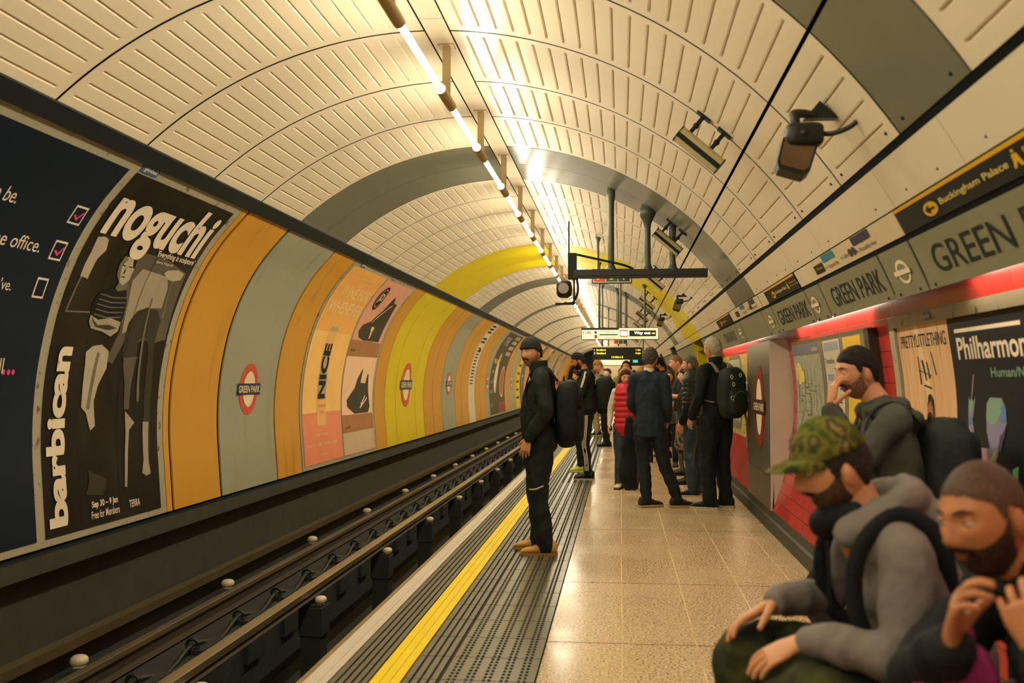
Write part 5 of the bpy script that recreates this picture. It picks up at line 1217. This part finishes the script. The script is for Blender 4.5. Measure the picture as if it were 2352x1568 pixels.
# white haired man
r, J = person('tall white haired man in black with green hiking rucksack, seen from behind', 1.07, 11.45, 38, 1.92, dict(hed=(0,.05,1.785), nek=(0,0,1.62), anL=(-.13,-.02,.09), anR=(.13,.0,.09), elL=(-.27,.0,1.24), wrL=(-.24,.14,1.02)), skin=0, head=(8,2,0), hair=('full','c3b89c'), top=('fleece','15191a'), topz=.95, bulk=1.06, legs=('trousers','141919'), leg=1.12, shoes='181a18', sole='b9ad90', collar=.07, foot=(35,35))
b, T = backpack('dark green hiking rucksack with grey straps on the white haired man', r, J, '23291f', (.29,.20,.52), drop=.03, gapb=.12, strapc='8f8a70')
for x, z in ((-.1,.12),(.1,.1),(-.08,-.08),(.12,-.05),(.0,.2),(.13,.18)):
    MB().tube([V((x+.018*cos(a), -.138, z+.022*sin(a))) for a in [2*pi*i/10 for i in range(11)]], .004, n=5, k=1, cap=False).build('cord_loop', m_refl, b, mx=T)
c = MB(); c.tube([V((-.17,-.02,-.2)), V((-.24,.02,-.26)), V((-.26,.02,-.36)), V((-.25,.0,-.62))], [(.018,.004)]*4, n=6, side=(1,0,0)); c.tube([V((-.15,.1,.1)), V((-.2,.12,-.08)), V((-.16,.0,-.2))], [(.012,.004)]*3, n=6, side=(1,0,0)); c.build('loose_strap', cloth('tan webbing','9c9070',.1), b, mx=T)
# group further back on the right
r, J = person('man with cropped hair in black t-shirt in profile, wearing a wristwatch', .93, 15.3, 90, 1.82, dict(hed=(0,.09,1.69), nek=(0,.01,1.535), elL=(-.25,.04,1.20), wrL=(-.10,.30,1.235), elR=(.24,.04,1.2), wrR=(.14,.28,1.2)), skin=3, head=(8,-10,0), hair=('buzz','6a4a30'), top=('t_shirt','1b2122'), topz=.95, sleeve='short', legs=('grey_jeans','434a4a'), shoes='1c1c18', hcurl=(.7,.7), collar=False)
MB().tube([V((-.10,.30,1.235))+V((-.0+.03*cos(a)*.3, -.02+.0, .032*sin(a)))+V((.03*cos(a),0,0)) for a in [2*pi*i/12 for i in range(13)]], .008, n=6, k=1, cap=False).build('wristwatch', m_ph, r)
person('tall man with black curly hair behind the man in the t-shirt', .80, 18.7, 95, 1.86, dict(hed=(0,.12,1.71), nek=(0,.02,1.56)), skin=0, head=(10,-18,0), hair=('curly','15110e'), top=('dark_top','1d211f'), legs=('trousers','1a1d1c'), detail=0)
r, J = person('smiling woman with long brown hair in olive zip jacket facing the camera', .80, 16.75, 172, 1.59, dict(elL=(-.21,.04,1.0), wrL=(-.12,.2,1.02), elR=(.21,.04,1.0), wrR=(.12,.2,1.0)), skin=3, head=(6,2,-5), hair=('long','5a3a20'), top=('zip_jacket','4a4a30'), topz=.80, legs=('leggings','191c1a'), leg=.85, shoes='4a3a2a', hcurl=(.6,.6), collar=True)
MB().tube([(0,.135,.80),(0,.15,1.0),(0,.14,1.2)], .005, n=5).build('zip', m_refl, r)
MB().tube([V((-.018,.0965,-.052)), V((0,.1045,-.057)), V((.018,.0965,-.052))], [(.002,.0045)]*3, n=6, side=(0,1,0)).build('teeth', m_refl, r, mx=J['HM'])
person('woman with short black hair seen from behind beside the suited man', .60, 17.6, 10, 1.66, {}, skin=2, hair=('full','17130f'), top=('olive_coat','4c4a34'), legs=('trousers','1a1d1c'), detail=0)
person('fair haired person mostly hidden behind the suited man', .42, 20.3, 20, 1.70, {}, skin=3, hair=('full','a98848'), top=('dark_coat','25271f'), legs=('trousers','1a1d1c'), detail=0)
r, J = person('person in patterned skirt and black boots mostly hidden by the quilted jacket man', .90, 14.0, 90, 1.60, {}, skin=3, hair=('short','2a2018'), top=('black_top','1a1c1a'), legs=('tights','16191a'), leg=.7, shoes='15150f', detail=0)
c = MB(); c.tube([(0,0,.55),(0,0,.7),(0,0,.93)], [(.19,.17),(.17,.15),(.15,.11)], n=20, side=(1,0,0)); c.build('skirt', camo('skirt',['20201c','2c2a24','8a7a5c','24221e'],16), r)
for i, (x_, y_, h_, c_, hc) in enumerate(((-.35,28.5,1.75,'25292a','2a2018'),(.35,26.8,1.68,'5c3a30','3a2618'),(.9,21.6,1.80,'2a2e2a','241c16'),(.75,24.6,1.72,'6a6450','1a1512'),(.0,31,1.78,'2b3036','2c2018'))):
    person('distant %s %s' % (['person in charcoal','person in rust brown','person in dark green','person in stone coloured coat','person in slate blue'][i], ['by the platform edge','in the middle of the crowd','near the yellow passage opening','beyond the passage opening','at the back of the crowd'][i]), x_, y_, [90,180,20,150,0][i], h_, {}, skin=i % 4, hair=('full' if i % 2 else 'short',hc), top=('coat',c_), legs=('trousers','1b1e1d'), detail=0)
# ---------------------------------------------------------------- bench by the wall and the people on it
m_bench = mat('dark bench metal', '2a2c24', .4, .4); m_bar = mat('bench rail brass tone', '8f8262', .3, .7)
r = empty('bench', (1.08, 2.0, 0), 'dark metal bench with arched armrest at the lower right', 'bench')
MB().box((-.30,-1.5,.46),(.28,1.25,.50)).build('seat', m_bench, r); MB().box((.26,-1.5,.50),(.30,1.25,.86)).build('backrest', m_bench, r)
for y in (-1.3, -.1, 1.05): MB().box((-.05,y-.03,0),(.05,y+.03,.46)).build('leg', m_bench, r)
for y in (-.62, .26, 1.2):
    MB().tube([(.26,y,.52),(.22,y,.72),(.10,y,.80),(-.22,y,.80),(-.31,y,.74),(-.31,y,.52)], .012, n=8).build('armrest', m_bar, r)
def hood1():
    c = MB(); c.tube([(-.09,.23,1.06),(-.10,.13,1.12),(-.07,.06,1.15),(.0,.04,1.155),(.07,.06,1.15),(.10,.13,1.12),(.09,.23,1.06)], [(.036,.032)]*7, n=12); c.tube([(-.07,.0,1.08),(0,-.02,1.07),(.07,.0,1.08)], [(.058,.055)]*3, n=12); return c
def hood2():
    c = MB(); c.tube([(-.10,.10,1.31),(-.10,.0,1.33),(-.05,-.05,1.33),(.05,-.05,1.33),(.10,.0,1.33),(.10,.10,1.31)], [(.032,.028)]*6, n=12); c.tube([(-.06,-.09,1.28),(0,-.10,1.26),(.06,-.09,1.28)], [(.045,.04)]*3, n=12); return c
hg = mat('cloth grey marl', '77706a', .85, 0, .18, 5, .5, 18, spec=.2)
# standing man behind, hand at his mouth
r, J = person('man in grey hooded top leaning by the maps with a hand at his mouth', 1.19, 4.6, 88, 1.74,
  dict(pel=(0,-.02,.80), wai=(0,-.02,.94), che=(0,.01,1.13), nek=(0,.045,1.335), hed=(0,.135,1.475), shL=(-.19,.02,1.27), shR=(.19,.02,1.27), elL=(-.22,.20,1.08), wrL=(-.10,.27,1.32), elR=(.22,.16,1.06), wrR=(.1,.26,.98), hpL=(-.09,-.02,.78), hpR=(.09,-.02,.78), knL=(-.12,.30,.48), anL=(-.12,.14,.085), knR=(.12,.30,.48), anR=(.12,.16,.085)),
  skin=0, head=(14,-8,0), hair=('short','1e1914'), top=('hooded_top','474a40'), topz=.70, bulk=1.05, legs=('trousers','20221f'), shoes='22221e', beard=('stubble','2c221a'), hcurl=(.8,.6), hdir=((.1,-.1,1),None), hN=((.3,-1,0),None), collar=False, addtop=hood2)
backpack('dark grey rucksack on the man in the hooded top', r, J, '262c28', (.34,.22,.50), drop=-.02, gapb=.13)
# seated man in the green cap

r, J = person('seated man in green camouflage cap and grey hooded top, looking down', .80, 2.72, 92, 1.78,
  dict(pel=(0,-.02,.63), wai=(0,.0,.77), che=(0,.08,.93), nek=(0,.165,1.085), hed=(0,.240,1.212), shL=(-.20,.12,1.02), shR=(.20,.12,1.02), elL=(-.26,.15,.80), wrL=(-.14,.35,.80), elR=(.25,.20,.84), wrR=(.10,.38,.84),
       hpL=(-.10,.03,.62), hpR=(.10,.03,.62), knL=(-.19,.40,.655), knR=(.13,.46,.70), anL=(-.16,.36,.085), anR=(.15,.42,.085)),
  skin=0, head=(4,-14,0), hair=('cap','39401a'), top=('hooded_top','6f6a5c'), topm=hg, topz=.56, bulk=1.04, fat=.01, legs=('camouflage_trousers','2a2c1c'), legm=camo('trousers',['15190f','23281a','3c3f22','585728'],8), leg=1.12, shoes='26261f', beard=('stubble','1c1612',.60), hcurl=(.35,.4), hdir=((.15,.9,-.45),(-.15,.9,-.4)), hN=((.3,-.3,-.9),(-.3,-.3,-.9)), collar=False, addtop=hood1, vox=.010)
MB().tube([(-.07,.21,1.11),(-.04,.255,1.085),(0,.27,1.07),(.04,.255,1.085),(.07,.21,1.11)], [.028,.034,.04,.034,.028], n=12).build('neck_warmer', cloth('black fleece','14181a'), r)
for s in (-1, 1): MB().tube([(s*.15,.0,.93),(s*.155,.03,1.06),(s*.15,.12,1.115),(s*.16,.21,1.05),(s*.17,.24,.93),(s*.18,.20,.80),(s*.19,.05,.74)], [(.010,.022)]*7, n=8, side=(1,0,0)).build('shoulder_strap', cloth('black strap','15191a',.2), r)
MB().tube([(-.06,.275,1.03),(-.07,.275,.94),(-.065,.27,.86)], .006, n=6).build('drawstring', cloth('black strap','15191a'), r)
bk_ = empty('backpack', (1.12, 2.72, .5), 'black rucksack squashed between the capped man and the bench back', 'backpack')
b = MB(); b.sph((0,0,.28),(.09,.17,.27),.5,28,20); folds(b, .006, 8, 2); b.build('main_bag', cloth('pack black','15191a'), bk_)
b = MB(); b.tube([(-.02,-.05,.54),(-.0,0,.60),(-.02,.05,.54)], .009, n=8); b.build('carry_loop', cloth('black strap','15191a'), bk_)
# seated man with shaved head
r, J = person('seated man with shaved head and short dark beard in the foreground, hands at his chin', .995, 2.2, 104, 1.78,
  dict(pel=(0,-.02,.60), wai=(0,.0,.74), che=(0,.05,.92), nek=(0,.15,1.045), hed=(0,.265,1.165), shL=(-.20,.09,.99), shR=(.20,.09,.99), elL=(-.36,.22,.80), wrL=(-.31,.36,.96), elR=(.10,.36,.82), wrR=(-.14,.43,.95),
       hpL=(-.10,.03,.58), hpR=(.10,.03,.58), knL=(-.17,.48,.56), knR=(.15,.48,.58), anL=(-.16,.42,.085), anR=(.15,.42,.085)),
  skin=1, head=(14,-10,4), hair=('buzz','3a2a1c'), top=('black_jacket','171b1c'), topz=.54, bulk=1.10, legs=('trousers','15191a'), leg=1.1, shoes='20201c', beard=('stubble','1a1410',.62), hcurl=(.75,.75), hdir=((.35,.15,.9),(-.35,.1,.9)), hN=((.7,-.5,0),(-.6,-.6,0)), collar=.05)
r = empty('carrier_bag', (.66, 2.08, .70), 'magenta bag on the lap of the shaven headed man', 'bag')
b = MB(); b.sph((0,0,.10),(.07,.07,.12),.6,24,18); folds(b, .012, 9, 5); b.build('bag', cloth('magenta','8c2a6a',.5), r)
b = MB(); b.tube([(-.03,0,.20),(-.02,0,.26),(.02,0,.26),(.03,0,.20)], .008, n=8); b.build('handle', cloth('magenta','8c2a6a',.5), r)
